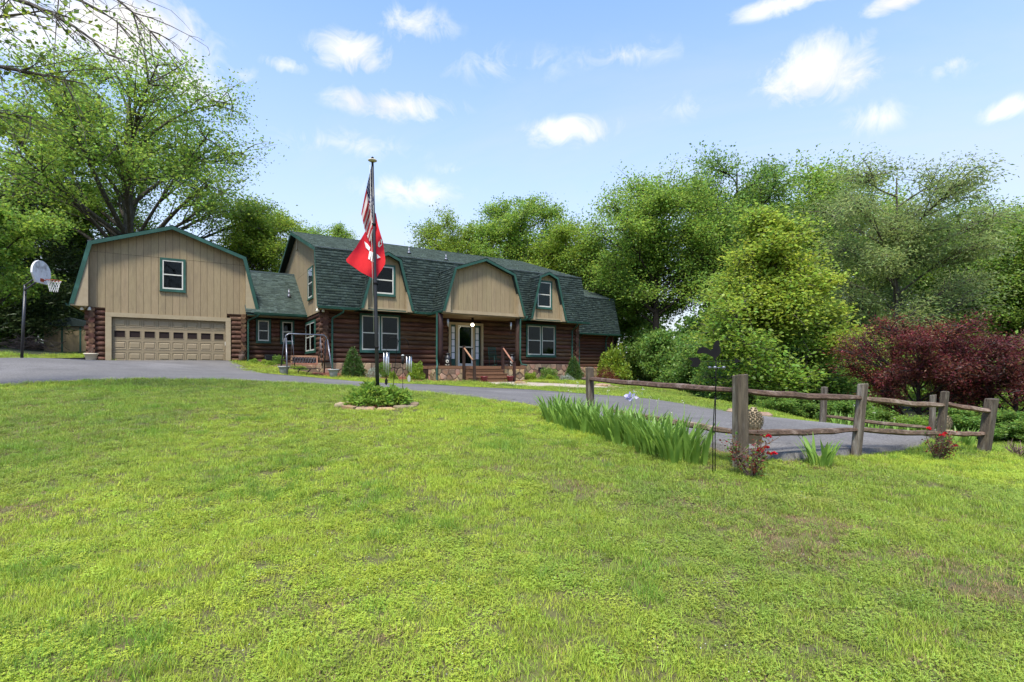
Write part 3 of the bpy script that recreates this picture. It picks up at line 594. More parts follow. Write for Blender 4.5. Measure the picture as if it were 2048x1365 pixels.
def gambrel(Pf, prof, b0, b1, rake=(True, False), shingle_planes=(0, 1), cap=True, rw=.17, seed=0, gutters=(0,)):
    """prof: five (a, z) from the near eave over the ridge; Pf(a, b, z) gives house coordinates; b0 is the gable in view"""
    m = HB(); th = .09
    for i in range(4):
        (a, z), (a2, z2) = prof[i], prof[i+1]; dx, dz = a2-a, z2-z; l = math.hypot(dx, dz); nx_, nz_ = dz/l*th, -dx/l*th
        if nz_ > 0: nx_, nz_ = -nx_, -nz_
        m.prism([(a, z), (a2, z2), (a2+nx_, z2+nz_), (a+nx_, z+nz_)], (b0+.02, b1-.02), lambda a, b, c: Pf(a, b, c))
    roof = m.build('roof', M['deck'])
    for i in shingle_planes:
        (a, z), (a2, z2) = prof[i], prof[i+1]
        if z2 < z: (a, z), (a2, z2) = (a2, z2), (a, z)
        lo, hi = np.array(Pf(a, b0-.03, z+.012)), np.array(Pf(a2, b0-.03, z2+.012)); e = np.array(Pf(a, b1+.03, z+.012))
        s = hi-lo; lo = lo-s/np.linalg.norm(s)*.04; shingles('shingles', lo, e-np.array(Pf(a, b0-.03, z+.012)), hi-lo, roof, seed+i)
    for gb, on in ((b0, rake[0]), (b1, rake[1])):
        if not on: continue
        cin = (prof[2][0], prof[2][1]-3.)
        inn = []
        for i, (a, z) in enumerate(prof):           # profile moved inwards by rw
            def off(p, q):
                dx, dz = q[0]-p[0], q[1]-p[1]; l = math.hypot(dx, dz); n_ = (dz/l*rw, -dx/l*rw)
                mid = ((p[0]+q[0])/2, (p[1]+q[1])/2)
                if (mid[0]+n_[0]-cin[0])**2+(mid[1]+n_[1]-cin[1])**2 > (mid[0]-cin[0])**2+(mid[1]-cin[1])**2: n_ = (-n_[0], -n_[1])
                return (p[0]+n_[0], p[1]+n_[1]), (q[0]+n_[0], q[1]+n_[1])
            if i == 0: l1 = off(prof[0], prof[1]); f = (z-l1[0][1])/(l1[1][1]-l1[0][1]); inn.append((l1[0][0]+(l1[1][0]-l1[0][0])*f, z)); continue
            if i == 4: l1 = off(prof[3], prof[4]); f = (z-l1[0][1])/(l1[1][1]-l1[0][1]); inn.append((l1[0][0]+(l1[1][0]-l1[0][0])*f, z)); continue
            l1, l2 = off(prof[i-1], prof[i]), off(prof[i], prof[i+1])
            (x1, y1), (x2, y2) = l1; (x3, y3), (x4, y4) = l2; dd = (x1-x2)*(y3-y4)-(y1-y2)*(x3-x4)
            if abs(dd) < 1e-6: inn.append(l1[1]); continue
            A_, B_ = x1*y2-y1*x2, x3*y4-y3*x4; inn.append(((A_*(x3-x4)-(x1-x2)*B_)/dd, (A_*(y3-y4)-(y1-y2)*B_)/dd))
        for i in range(4):
            m = HB(); m.prism([prof[i], prof[i+1], inn[i+1], inn[i]], (gb-.035, gb+.02), lambda a, b, c: Pf(a, b, c)); m.build('rake_board', M['green'], roof)
    if cap:
        for (i, wd) in ((2, .13),):
            a, z = prof[i]; sl = (prof[2][1]-prof[1][1])/max(.01, abs(prof[2][0]-prof[1][0])); m = HB()
            m.prism([(a-wd, z-wd*sl+.035), (a, z+.045), (a+wd, z-wd*sl+.035), (a, z+.02)], (b0-.04, b1+.04), lambda a, b, c: Pf(a, b, c)); m.build('ridge_cap', M['deck'], roof)
        sgn = 1 if prof[1][0] < prof[2][0] else -1; a, z = prof[1]; m = HB()
        m.prism([(a-.03*sgn, z-.01), (a-.03*sgn, z+.05), (a+.12*sgn, z+.05+.12*.33), (a+.12*sgn, z+.03)], (b0-.03, b1+.03), lambda a, b, c: Pf(a, b, c)); m.build('break_flashing', M['ridgecap'], roof)
    for gi in gutters:
        a, z = prof[0] if gi == 0 else prof[4]; sg = -1 if gi == 0 else 1
        if prof[0][0] > prof[4][0]: sg = -sg
        m = HB(); m.prism([(a+.02*sg, z-.09), (a+.10*sg, z-.09), (a+.13*sg, z+.025), (a+.115*sg, z+.025), (a+.09*sg, z-.07), (a+.02*sg, z-.07)], (b0-.03, b1+.03), lambda a, b, c: Pf(a, b, c)); m.build('gutter', M['green'], roof)
        m = HB(); m.prism([(a-.02*sg, z-.10), (a+.02*sg, z-.10), (a+.02*sg, z+.03), (a-.02*sg, z+.03)], (b0, b1), lambda a, b, c: Pf(a, b, c)); m.build('fascia', M['green'], roof)
    return roof
def top_at(prof, a):
    for (p, q) in zip(prof[:-1], prof[1:]):
        lo, hi = sorted((p[0], q[0]))
        if lo-1e-9 <= a <= hi+1e-9 and hi > lo: return p[1]+(q[1]-p[1])*(a-p[0])/(q[0]-p[0])
    return prof[0][1]
def siding(name, P, prof, a0, a1, zbot, seam=None, bw=.305, drop=.03):
    """vertical boards under the roof line; zbot(a0, a1) gives the lower edge"""
    m = HB(); k = 12; xs = [a0+(a1-a0)*i/k for i in range(k+1)]+[p[0] for p in prof if a0 < p[0] < a1]; xs.sort(); zb = min(zbot(x, x) for x in (a0, a1))
    poly = [(x, top_at(prof, x)-drop-.01) for x in xs]; poly = [(a0, zb+.02)]+poly+[(a1, zb+.02)]
    vs = [P(a, -.012, z) for a, z in poly]+[P(a, -.06, z) for a, z in poly]; n = len(poly)
    m.add(vs, [list(range(n)), list(range(2*n-1, n-1, -1))]+[(i, i+n, (i+1) % n+n, (i+1) % n) for i in range(n)])
    wall = m.build(name, M['wallcore']); x = a0; i = 0
    while x < a1-.02:
        x1 = min(a1, x+bw); g_ = .006; l, r = x+g_, x1-g_; zb = zbot(x, x1); br = [q[0] for q in prof if l < q[0] < r]; tops = [(q, top_at(prof, q)-drop) for q in sorted([l, r]+br)]
        sp = [None] if seam is None or seam > min(t[1] for t in tops)-.12 or seam < zb+.1 else [0, 1]
        for part in sp:
            if part is None: py = [(l, zb)]+tops+[(r, zb)]
            elif part == 0: py = [(l, zb), (l, seam-.006), (r, seam-.006), (r, zb)]
            else: py = [(l, seam+.006)]+tops+[(r, seam+.006)]
            n = len(py); d = .012+rl.uniform(0, .003); m = HB(); m.add([P(a, d, z) for a, z in py]+[P(a, -.011, z) for a, z in py], [list(range(n)), list(range(2*n-1, n-1, -1))]+[(i, i+n, (i+1) % n+n, (i+1) % n) for i in range(n)])
            m.build('siding_board', M['siding'], wall)
        x += bw
    return wall
def fin(P, prof, aw, zlow, right=False, d=(0, .35)):
    """panel between the flared roof edge and the wall line"""
    (a0, z0), (a1, z1) = (prof[0], prof[1]) if not right else (prof[4], prof[3]); za = z0+(z1-z0)*(aw-a0)/(a1-a0) if a1 != a0 else z1; za = min(za, z1)
    m = HB(); m.prism([(a0, zlow), (aw, zlow), (aw, za-.05), (a0+(.03 if not right else -.03), z0-.02)], d, lambda a, b, c: P(a, b, c)); return m.build('flare_panel', M['tan_trim'])
fP = lambda a, b, z: (a, b, z)            # gables that face the drive
sP = lambda a, b, z: (b, a, z)            # roofs that run along u
# ---------------- garage
GU = -.691; gp_ = [(-4.72, 3.12), (GU-3.342, 6.107), (GU, 7.32), (GU+3.342, 6.107), (3.338, 3.12)]
gambrel(fP, gp_, 31.6, 40., (True, False), (0, 1, 2, 3), seed=10, gutters=(0, 1))
gwl, gwr = GU-3.342, GU+3.342
siding('garage_gable', front(31.98), gp_, gwl, gwr, lambda a, b: 2.80 if (a > -3.55 and b < 2.05) else 3.05, seam=5.72, drop=.11)
fin(lambda a, b, z: (a, 31.61+b, z), gp_, gwl, 3.05); fin(lambda a, b, z: (a, 31.61+b, z), gp_, gwr, 3.05, True)
m = HB(); m.box((gwl, 31.64, 3.06), (-4.72+.05, 39.9, 3.10)); m.box((gwr, 31.64, 3.06), (3.29, 39.9, 3.10)); m.build('soffit', M['soffit'])
DU0, DU1, DZ0, DZ1 = -3.18, 1.70, .435, 2.627
log_wall('garage_front_wall', 'front', 32.1, gwl+.1, gwr-.1, .43, 3.08, [(DU0-.2, DU1+.2, 0, 3.0)], (True, True))
log_wall('garage_side_wall', 'side', gwl+.1, 32.1, 39.8, .43, 3.08, (), (True, False), half=PITCH/2)
log_wall('garage_side_wall', 'side', gwr-.1, 32.1, 33.2, .43, 3.08, (), (True, False), half=PITCH/2)
for (p, q) in (((gwl+.1, 32.0, -.3), (DU0-.2, 32.25, .45)), ((DU1+.2, 32.0, -.5), (gwr-.02, 32.25, .45))):
    m = HB(); m.box(p, q); m.build('footing', M['aggregate'])
m = HB(); m.box((DU0-.25, 31.9, .25), (DU1+.25, 33, .435)); m.build('garage_slab', M['aggregate'])
for (x0, x1, z0, z1, dp) in ((DU0-.24, DU0, .43, DZ1, 0), (DU1, DU1+.24, .43, DZ1, 0), (DU0-.24, DU1+.24, DZ1, 2.83, .003)):
    m = HB(); m.box((x0, 31.93-dp, z0), (x1, 32.2, z1)); m.build('door_trim', M['tan_trim'])
m = HB(); m.box((DU0, 32.13, DZ0), (DU1, 32.2, DZ1)); gd = m.build('garage_door', M['wallcore'])
secs = 4; sh_ = (DZ1-DZ0)/secs; pw = (DU1-DU0)/8
def raised(w_, h_):
    m = MB(); a, b = w_/2, h_/2; R_ = lambda f, y: [(-a+f, y, -b+f), (a-f, y, -b+f), (a-f, y, b-f), (-a+f, y, b-f)]
    m.add(R_(0, 0)+R_(.02, .016)+R_(.05, .016)+R_(.075, -.004), [(i*4+j, i*4+(j+1) % 4, (i+1)*4+(j+1) % 4, (i+1)*4+j) for i in range(3) for j in range(4)]+[(12, 13, 14, 15)]); return m
rpm = raised(pw*.84, sh_*.68); rpm = rpm.build('panel', M['door_tan'], data_only=True)
for r_ in range(secs):
    z0, z1 = DZ0+r_*sh_+.004, DZ0+(r_+1)*sh_-.004
    if r_ == 2:      # section with the lights
        m = HB(); m.box((DU0+.01, 32.1, z0), (DU1-.01, 32.14, z0+sh_*.2)); m.box((DU0+.01, 32.1, z1-sh_*.2), (DU1-.01, 32.14, z1))
        for c_ in range(9):
            x = DU0+.01+c_*pw-(.09 if c_ else 0); x1 = DU0+c_*pw+.09 if c_ < 8 else DU1-.01; m.box((x, 32.1005, z0+sh_*.2), (x1, 32.14, z1-sh_*.2))
        m.build('door_section', M['door_tan'], gd)
        for c_ in range(8):
            x0, x1 = DU0+c_*pw+.09, DU0+(c_+1)*pw-.09; m = HB(); m.box((x0, 32.128, z0+sh_*.2), (x1, 32.132, z1-sh_*.2)); m.build('pane', M['glass'], gd)
            m = HB(); e = .022; zz0, zz1 = z0+sh_*.2, z1-sh_*.2
            for (p, q) in (((x0-e, 32.085, zz0-e), (x1+e, 32.1, zz0)), ((x0-e, 32.085, zz1), (x1+e, 32.1, zz1+e)), ((x0-e, 32.085, zz0), (x0, 32.1, zz1)), ((x1, 32.085, zz0), (x1+e, 32.1, zz1))): m.box(p, q)
            m.build('light_frame', M['door_tan'], gd)
    else:
        m = HB(); m.box((DU0+.01, 32.1, z0), (DU1-.01, 32.14, z1)); m.build('door_section', M['door_tan'], gd)
        for c_ in range(8): hobj('panel', rpm, gd, (DU0+(c_+.5)*pw, 32.0995-.0165, (z0+z1)/2))
m = HB(); m.box((DU0, 32.08, DZ0-.02), (DU1, 32.16, DZ0+.03)); m.build('weather_strip', M['black'], gd)
m = HB(); m.box((DU1-.03, 32.06, 1.35), (DU1+.03, 32.09, 1.55)); m.build('latch', M['white'], gd)
window(front(31.965), *rectw(319.6, 517.6, 371.3, 583.5, 31.95), fill='dark', cas=.11)
# ---------------- link between garage and main house
CW = 32.4
m = HB(); 
lo, hi = (31.3, 3.12), (35.5, 6.05)
m.prism([lo, hi, (hi[0], hi[1]-.1), (lo[0], lo[1]-.1)], (2.62, 5.78), sP); m.prism([hi, (39, 3.6), (39, 3.5), (hi[0], hi[1]-.1)], (2.62, 5.78), sP); lroof = m.build('roof', M['deck'])
shingles('shingles', sP(lo[0]-.02, 2.62, lo[1]+.0), (3.17, 0, 0), np.array(sP(hi[0], 0, hi[1]))-np.array(sP(lo[0]-.02, 0, lo[1])), lroof, 31)
m = HB(); m.prism([(hi[0]-.13, hi[1]-.06), (hi[0], hi[1]+.05), (hi[0]+.13, hi[1]-.06), (hi[0], hi[1])], (2.62, 5.78), sP); m.build('ridge_cap', M['deck'], lroof)
m = HB(); m.prism([(31.29, 3.03), (31.21, 3.03), (31.18, 3.145), (31.195, 3.145), (31.22, 3.05), (31.29, 3.05)], (3.0, 5.75), sP); m.build('gutter', M['green'], lroof)
m = HB(); m.box((2.7, 31.3, 2.98), (5.8, 31.34, 3.10)); m.build('fascia', M['green'], lroof)
m = HB(); m.box((2.7, 31.345, 2.97), (5.8, 32.4, 3.0)); m.build('soffit', M['soffit'])
m = HB(); m.tube([(5.02, 33.0, 4.2), (5.02, 33.0, 4.75)], .045, 8); m.lathe([(.16, 4.27), (.09, 4.42), (.05, 4.5)], 10, (5.02, 33.0, 0)); m.build('vent_pipe', M['steel'], lroof)
wl = [rectw(511.4, 638.6, 541, 686.2, CW), rectw(560, 641.4, 587.6, 688, CW)]
log_wall('link_wall', 'front', CW, 2.6, 5.85, LZ0, 3.0, [(a+.03, b-.03, c+.03, d-.03) for a, b, c, d in wl])
for wr in wl: window(front(CW-.12), *wr, fill='blind', cas=.1)
stone_wall(front(CW-.06), 2.7, 5.8, -.25, LZ0+.01, .36, 3)
# ---------------- main block
mp_ = [(26.559, 3.12), (27.333, 6.145), (34.516, 8.51), (41.7, 6.145), (42.47, 3.12)]
UL, UR = 5.366, 22.26; WL, WR = 5.86, 21.82; WN = 27.4; WB = 41.6
mroof = gambrel(sP, mp_, UL, UR, (True, True), (0, 1), seed=40, gutters=(0,))
siding('left_gable', side(5.72), mp_, 27.42, WB, lambda a, b: 3.02, seam=5.6, drop=.12)
m = HB(); m.prism([(26.6, 3.06), (27.42, 3.06), (27.42, 6.1), (27.33, 6.1)], (UL+.012, 5.72), sP); m.build('flare_panel', M['tan_trim'])
siding('right_gable', lambda a, d, z: (22.0+d, a, z), mp_, 27.42, WB, lambda a, b: 3.02, seam=5.6, drop=.12)
m = HB(); m.box((UL+.02, 26.58, 3.04), (UR-.02, 27.5, 3.075)); m.build('soffit', M['soffit'])
wmain = [rectw(717.8, 629.3, 798.7, 705.3, WN), rectw(1049.7, 650, 1108.8, 714, WN)]
dr = rectw(895.2, 646.6, 964, 730, WN); dr = (dr[0], dr[1], .27, dr[3])
log_wall('front_wall', 'front', WN, WL, WR, LZ0, 3.06, [(a+.03, b-.03, c+.03, d-.03) for a, b, c, d in wmain]+[(dr[0]+.03, dr[1]-.03, 0, dr[3])], (True, True))
wsl = (pu(630.6, 0), 0)
def side_n(px, u):         # n of a point seen at px on a wall of constant u
    t = (px-CXP)/F; return u*(CT-t*ST)/(ST+t*CT)
def side_rect(px0, py0, px1, py1, u):
    n0, n1 = side_n(px1, u), side_n(px0, u); pm = (px0+px1)/2; nm = side_n(pm, u); Yd = u*ST+nm*CT; return n0, n1, (HY-py1)*Yd/F, (HY-py0)*Yd/F
wsu = side_rect(617.0, 535, 627, 599, 5.7); wsd = side_rect(612, 643, 631, 706, WL-.13)
window(side(5.70), *wsu, fill='dark', cas=.09); 
log_wall('left_wall', 'side', WL, WN, WB, LZ0, 3.0, [(wsd[0]+.03, wsd[1]-.03, wsd[2]+.03, wsd[3]-.03)], (True, False), half=PITCH/2)
window(side(WL-.12), *wsd, double=True, fill='blind')
log_wall('right_wall', 'side', WR, WN, 34, LZ0, 3.0, (), (True, False), half=PITCH/2)
for i, wr in enumerate(wmain): window(front(WN-.12), *wr, double=True, fill='blind', cas=.11)
stone_wall(front(WN-.08), WL-.1, 10.9, -.95, LZ0+.01, .40, 5); stone_wall(front(WN-.08), 16.3, WR+.1, -1.3, LZ0+.01, .40, 6)
stone_wall(side(WL-.08), WN-.08, 32.4, -.7, LZ0+.01, .40, 9)
u_ = pu(1080, WN); m = HB(); m.box((u_-.22, WN-.16, .0), (u_+.22, WN-.1, .2)); m.build('crawl_vent', M['dark'])
# dormers and porch gable
def front_gable(c, h, bh, zb, zp, n0, n1, wh, win=None, seed=0, name='dormer_front', rec=.3, fill='dark'):
    pr = [(c-h, 3.12), (c-bh, zb), (c, zp), (c+bh, zb), (c+h, 3.12)]
    gambrel(fP, pr, n0, n1, (True, False), (0, 1, 2, 3), seed=seed, rw=.13, gutters=(0, 1) if n1-n0 > 2 else ())
    siding(name, front(n0+rec), pr, c-wh, c+wh, lambda a, b: 3.22, drop=.1, bw=.29)
    lowp = [(c-h, 3.12), (c-bh, zb)]
    fin(lambda a, b, z: (a, n0+.012+b, z), pr, c-wh, 3.07, d=(0, rec)); fin(lambda a, b, z: (a, n0+.012+b, z), pr, c+wh, 3.07, True, d=(0, rec))
    m = HB(); m.box((c-wh, n0+rec-.05, 3.06), (c+wh, n0+rec+.03, 3.24)); m.build('skirt_board', M['tan_trim'])
    m = HB(); m.box((c-h+.05, n0+.03, 3.04), (c+h-.05, n0+rec+(1.4 if n1-n0 > 2 else .5), 3.068)); m.build('soffit', M['soffit'])
    if win: window(front(n0+rec-.012), *win, fill=fill, cas=.1)
front_gable(8.72, 1.40, .70, 5.74, 6.06, 26.2, 29.5, 1.04, rectw(746.4, 529.7, 790, 592.4, 26.5), 61)
front_gable(18.86, 1.37, .70, 5.74, 6.04, 26.2, 29.5, 1.02, rectw(1072, 562, 1103, 618, 26.5), 62, fill='curtain')
front_gable(13.868, 2.594, 1.882, 5.455, 6.132, 25.165, 29.5, 2.12, None, 63, 'porch_gable')
m = HB(); m.box((11.3, 25.3, 2.985), (16.45, 27.4, 3.03)); m.build('porch_ceiling', M['soffit'])
for i, (px, py) in enumerate(((892, 517), (818, 497))):
    n_ = 28.4+1.2*i; u_ = pu(px, n_); z_ = 6.145+(n_-27.333)*.3293; m = HB(); m.tube([(u_, n_, z_-.1), (u_, n_, z_+.38)], .04, 8); m.lathe([(.15, z_+.02), (.07, z_+.13), (.045, z_+.16)], 10, (u_, n_, 0)); m.build('vent_pipe', M['steel'], mroof)
m = HB(); m.box((10.88, WN-.06, -.6), (16.32, WN+.1, LZ0)); m.build('door_sill', M['dark_wood'])
# porch
PU0, PU1, PN = 10.85, 16.3, 25.1; PZ = .25
m = HB(); m.box((PU0-.05, PN-.04, .09), (PU1+.05, WN, PZ)); m.build('porch_slab', M['aggregate'])
m = HB(); m.box((10.1, 26.0, .09), (PU0-.055, WN, PZ-.005)); m.build('side_landing', M['aggregate'])
for i in range(5):
    m = HB(); m.box((10.12+i*.145, 26.02, -1.0), (10.25+i*.145, 26.08, .088)); m.build('skirt_board', M['dark_wood'])
stone_wall(front(PN), PU0, 12.5, -1.0, .085, .36, 7); stone_wall(front(PN), 14.75, PU1, -1.1, .085, .36, 8)
stone_wall(lambda a, d, z: (PU0-d, a, z), PN, 26.0, -1.0, .085, .36, 12); stone_wall(lambda a, d, z: (PU1+d, a, z), PN, 27.3, -1.1, .085, .36, 13)
for i in range(4):
    zt = PZ-.2*(i+1); n0 = PN-.04-.31*(i+1); m = HB(); ex = .06*i; m.box((12.52-ex, n0, -1.1), (14.72+ex, n0+.31, zt-.05)); m.box((12.5-ex, n0-.025, zt-.05), (14.74+ex, n0+.308, zt)); m.build('step', M['aggregate'])
for (u_, n_) in ((11.31, 25.5), (16.13, 25.5)):
    m = HB(); m.tube([(u_, n_, PZ), (u_, n_, 1.2), (u_, n_, 2.2), (u_, n_, 3.05)], [.15, .143, .147, .14], 12); m.build('porch_post', M['dark_wood'])
for (u_, zt0, zt1) in ((12.42, 1.28, .53), (14.82, 1.32, .45)):
    m = HB(); m.box((u_-.06, 24.92, -.8), (u_+.06, 25.04, zt0)); m.box((u_-.075, 24.905, zt0), (u_+.075, 25.055, zt0+.03)); m.build('rail_post', M['dark_wood'])
    m = HB(); m.box((u_-.06, 23.72, -1.1), (u_+.06, 23.84, zt1)); m.box((u_-.075, 23.705, zt1), (u_+.075, 23.855, zt1+.03)); m.build('rail_post', M['dark_wood'])
    m = HB(); m.tube([(u_, 24.92, zt0-.1), (u_, 23.84, zt1-.06)], .045, 8); m.build('handrail', M['benchwood'])
# front door with sidelights
a0, a1, z0, z1 = dr; P = front(WN-.12); B = lambda m, x0, x1, y0, y1, d0, d1: m.box((x0, WN-.12-d1, y0), (x1, WN-.12-d0, y1))
m = HB(); cw = .13
B(m, a0, a0+cw, PZ, z1, -.1, .06); B(m, a1-cw, a1, PZ, z1, -.1, .06); B(m, a0+cw, a1-cw, z1-cw, z1, -.1, .058)
du0, du1 = pu(913.8, WN), pu(943, WN)
B(m, du0-.14, du0, PZ, z1-cw, -.1, .03); B(m, du1, du1+.14, PZ, z1-cw, -.1, .03)
door = m.build('front_door', M['tan_trim'])
m = HB(); B(m, a0+cw, a1-cw, PZ, z1-cw, -.12, -.08); m.build('interior', M['dark'], door)
m = HB(); s = .09; dz1 = z1-cw-.02
B(m, du0, du0+s, PZ+.02, dz1, 0, .04); B(m, du1-s, du1, PZ+.02, dz1, 0, .04); B(m, du0+s, du1-s, dz1-s, dz1, 0, .04); B(m, du0+s, du1-s, PZ+.02, PZ+.16, 0, .04); B(m, du0+s, du1-s, 1.33, 1.39, 0, .04)
m.build('storm_door', M['white'], door)
m = HB(); B(m, du0+s, du1-s, PZ+.16, dz1-s, -.075, -.04)
m.build('door_leaf', M['green'], door)
for (q0, q1) in ((PZ+.22, 1.1), (1.25, 1.9)):
    for f in (0, 1):
        x0 = du0+s+.06+f*(du1-du0-2*s-.06)/2; m = HB(); B(m, x0, x0+(du1-du0-2*s-.18)/2, q0, min(q1, dz1-s-.1), -.04, -.03); m.build('leaf_panel', M['green'], door)
for (q0, q1) in ((PZ+.16, 1.33), (1.39, dz1-s)):
    m = HB(); B(m, du0+s, du1-s, q0, q1, .015, .02); m.build('pane', M['glass'], door)
m = HB(); B(m, du1-s+.02, du1-.03, 1.25, 1.32, .04, .09); m.build('handle', M['black'], door)
for (x0, x1) in ((a0+cw+.02, du0-.16), (du1+.16, a1-cw-.12)):
    m = HB(); B(m, x0, x1, PZ+.02, z1-cw, -.02, .0); B(m, x0, x0+.04, PZ+.4, z1-cw-.05, 0, .02); B(m, x1-.04, x1, PZ+.4, z1-cw-.05, 0, .02)
    m.build('sidelight', M['green'], door)
    for i in range(5):
        zz = PZ+.4+i*(z1-cw-.1-PZ-.4)/5; m = HB(); B(m, x0+.045, x1-.045, zz+.02, zz+(z1-cw-.1-PZ-.4)/5-.02, .002, .012); m.build('pane', M['curtain'], door)
# lamps, downspouts, flood lights
pl = (pu(945, 26.4), 26.4); m = HB(); m.box((pl[0]-.05, pl[1]-.05, 2.72), (pl[0]+.05, pl[1]+.05, 2.99)); m.lathe([(.03, 2.66), (.10, 2.60), (.10, 2.57)], 10, (pl[0], pl[1], .1)); lamp = m.build('porch_lamp', M['blackmat'])
m = HB(); m.lathe([(.03, 2.50), (.075, 2.54), (.085, 2.6), (.06, 2.66)], 12, (pl[0], pl[1], 0)); m.build('bulb', M['bulb'], lamp)
def spout(pts, r=.05): m = HB(); m.tube(pts, r, 6, sm=False); return m.build('downspout', M['green'])
spout([(3.25, 31.22, 3.05), (3.2, 31.3, 2.95), (2.80, 31.85, 2.75), (2.78, 31.9, 2.6), (2.78, 31.9, .5), (2.78, 31.9, .2)])
u_ = pu(664.5, 27.12); spout([(u_+.42, 26.5, 3.05), (u_+.4, 26.55, 2.9), (u_, 27.05, 2.62), (u_, 27.1, 2.5), (u_, 27.1, .3), (u_, 27.05, -.05)])
u_ = pu(873.5, 25.45); spout([(u_, 25.4, 3.04), (u_, 25.42, 2.9), (u_, 25.45, .55), (u_-.12, 25.1, .3), (u_-.2, 24.98, .15), (u_-.2, 24.98, -.5)])
u_ = pu(1040.5, 25.3); spout([(u_, 25.25, 3.04), (u_, 25.28, 2.9), (u_, 25.3, .6), (u_+.05, 25.25, .36), (u_+.35, 25.1, .3)])
u_ = pu(1143.5, 27.15); spout([(u_, 26.5, 3.05), (u_, 26.6, 2.9), (u_, 27.1, 2.6), (u_, 27.12, .3), (u_, 27.1, -.1)])
for (u_, n_, z_) in ((gwl-.12, 31.9, 2.93), (pu(640, 26.95), 26.95, 2.95)):
    m = HB(); m.box((u_-.06, n_-.05, z_+.08), (u_+.06, n_+.05, z_+.12)); fl = m.build('flood_light', M['white'])
    for s_ in (-1, 1): m = HB(); m.lathe([(.03, .1), (.055, .05), (.075, -.03), (.07, -.06)], 12, (u_+s_*.14, n_-.06, z_)); m.build('lamp_head', M['white'], fl)
nv = side_n(594, 5.68); zv = (HY-492)*(5.68*ST+nv*CT)/F; m = HB(); m.prism([(nv-.18, zv-.25), (nv+.18, zv-.25), (nv+.18, zv+.2), (nv, zv+.32), (nv-.18, zv+.2)], (5.655, 5.70), sP); m.build('gable_vent', M['tan_trim'])
# ---------------- right wing
wp_ = [(31.0, 2.84), (31.75, 5.72), (35.05, 6.9), (38.35, 5.72), (39.1, 2.84)]
gambrel(sP, wp_, 21.9, 29.25, (False, True), (0, 1), seed=80, gutters=(0,))
log_wall('wing_wall', 'front', 31.8, 21.85, 28.95, .28, 2.8, (), (False, True)); log_wall('wing_side_wall', 'side', 28.95, 31.8, 38.3, .28, 2.8, (), (True, False), half=PITCH/2)
stone_wall(front(31.72), 21.9, 29.05, -1.35, .3, .42, 15)
m = HB(); m.box((21.9, 31.02, 2.76), (29.2, 31.9, 2.8)); m.build('soffit', M['soffit'])
u_ = pu(1158.5, 31.5); spout([(u_, 31.05, 2.8), (u_, 31.4, 2.6), (u_, 31.5, 2.4), (u_, 31.5, .2)]); u_ = pu(1212, 31.5); spout([(u_, 31.05, 2.8), (u_, 31.4, 2.6), (u_, 31.5, 2.4), (u_, 31.5, -.4)])
# ------------------------------------------------------------------ trees and plants
def tubes_np(paths, sides=6):
    Vs, Fs, o = [], [], 0
    ca = np.cos(np.arange(sides)*2*np.pi/sides); sa = np.sin(np.arange(sides)*2*np.pi/sides)
    for pts, rad in paths:
        P = np.asarray(pts, float); k = len(P); T = np.gradient(P, axis=0); T /= np.linalg.norm(T, axis=1, keepdims=True)+1e-9
        ref = np.array([1., 0, 0]) if abs(T[0, 0]) < .8 else np.array([0, 1., 0])
        A = np.cross(T, ref); A /= np.linalg.norm(A, axis=1, keepdims=True)+1e-9; Bn = np.cross(T, A)
        Vs.append((P[:, None]+(A[:, None]*ca[None, :, None]+Bn[:, None]*sa[None, :, None])*np.asarray(rad)[:, None, None]).reshape(-1, 3))
        i = np.arange(k-1)[:, None]*sides; j = np.arange(sides)[None]; j2 = (j+1) % sides
        Fs.append(np.stack([i+j, i+j2, i+sides+j2, i+sides+j], -1).reshape(-1, 4)+o); o += k*sides
    return np.concatenate(Vs), np.concatenate(Fs)
def leaves_np(rng, Cn, size, up=.5, aspect=.55, droop=0., var=.35, out=None):
    """one folded quad per leaf at the points Cn"""
    n = len(Cn); d = rng.normal(size=(n, 3)); d[:, 2] = d[:, 2]*.55-droop
    if out is not None: d = d*.8+out
    d /= np.linalg.norm(d, axis=1, keepdims=True)+1e-9
    nn = rng.normal(size=(n, 3)); nn[:, 2] += up*2.2; s = np.cross(d, nn); s /= np.linalg.norm(s, axis=1, keepdims=True)+1e-9; nn = np.cross(s, d)
    L_ = (size*rng.uniform(1-var, 1+var, n))[:, None]; wd = L_*aspect*.5; fold = L_*rng.uniform(-.05, .22, n)[:, None]
    V = np.stack([Cn, Cn+d*L_*.5+s*wd+nn*fold, Cn+d*L_, Cn+d*L_*.5-s*wd+nn*fold], 1).reshape(-1, 3); k = np.arange(n)*4
    return V, np.c_[k, k+1, k+2, k+3]
def bez(a, b, c, k): t = np.linspace(0, 1, k)[:, None]; return (1-t)**2*a+2*t*(1-t)*b+t*t*c
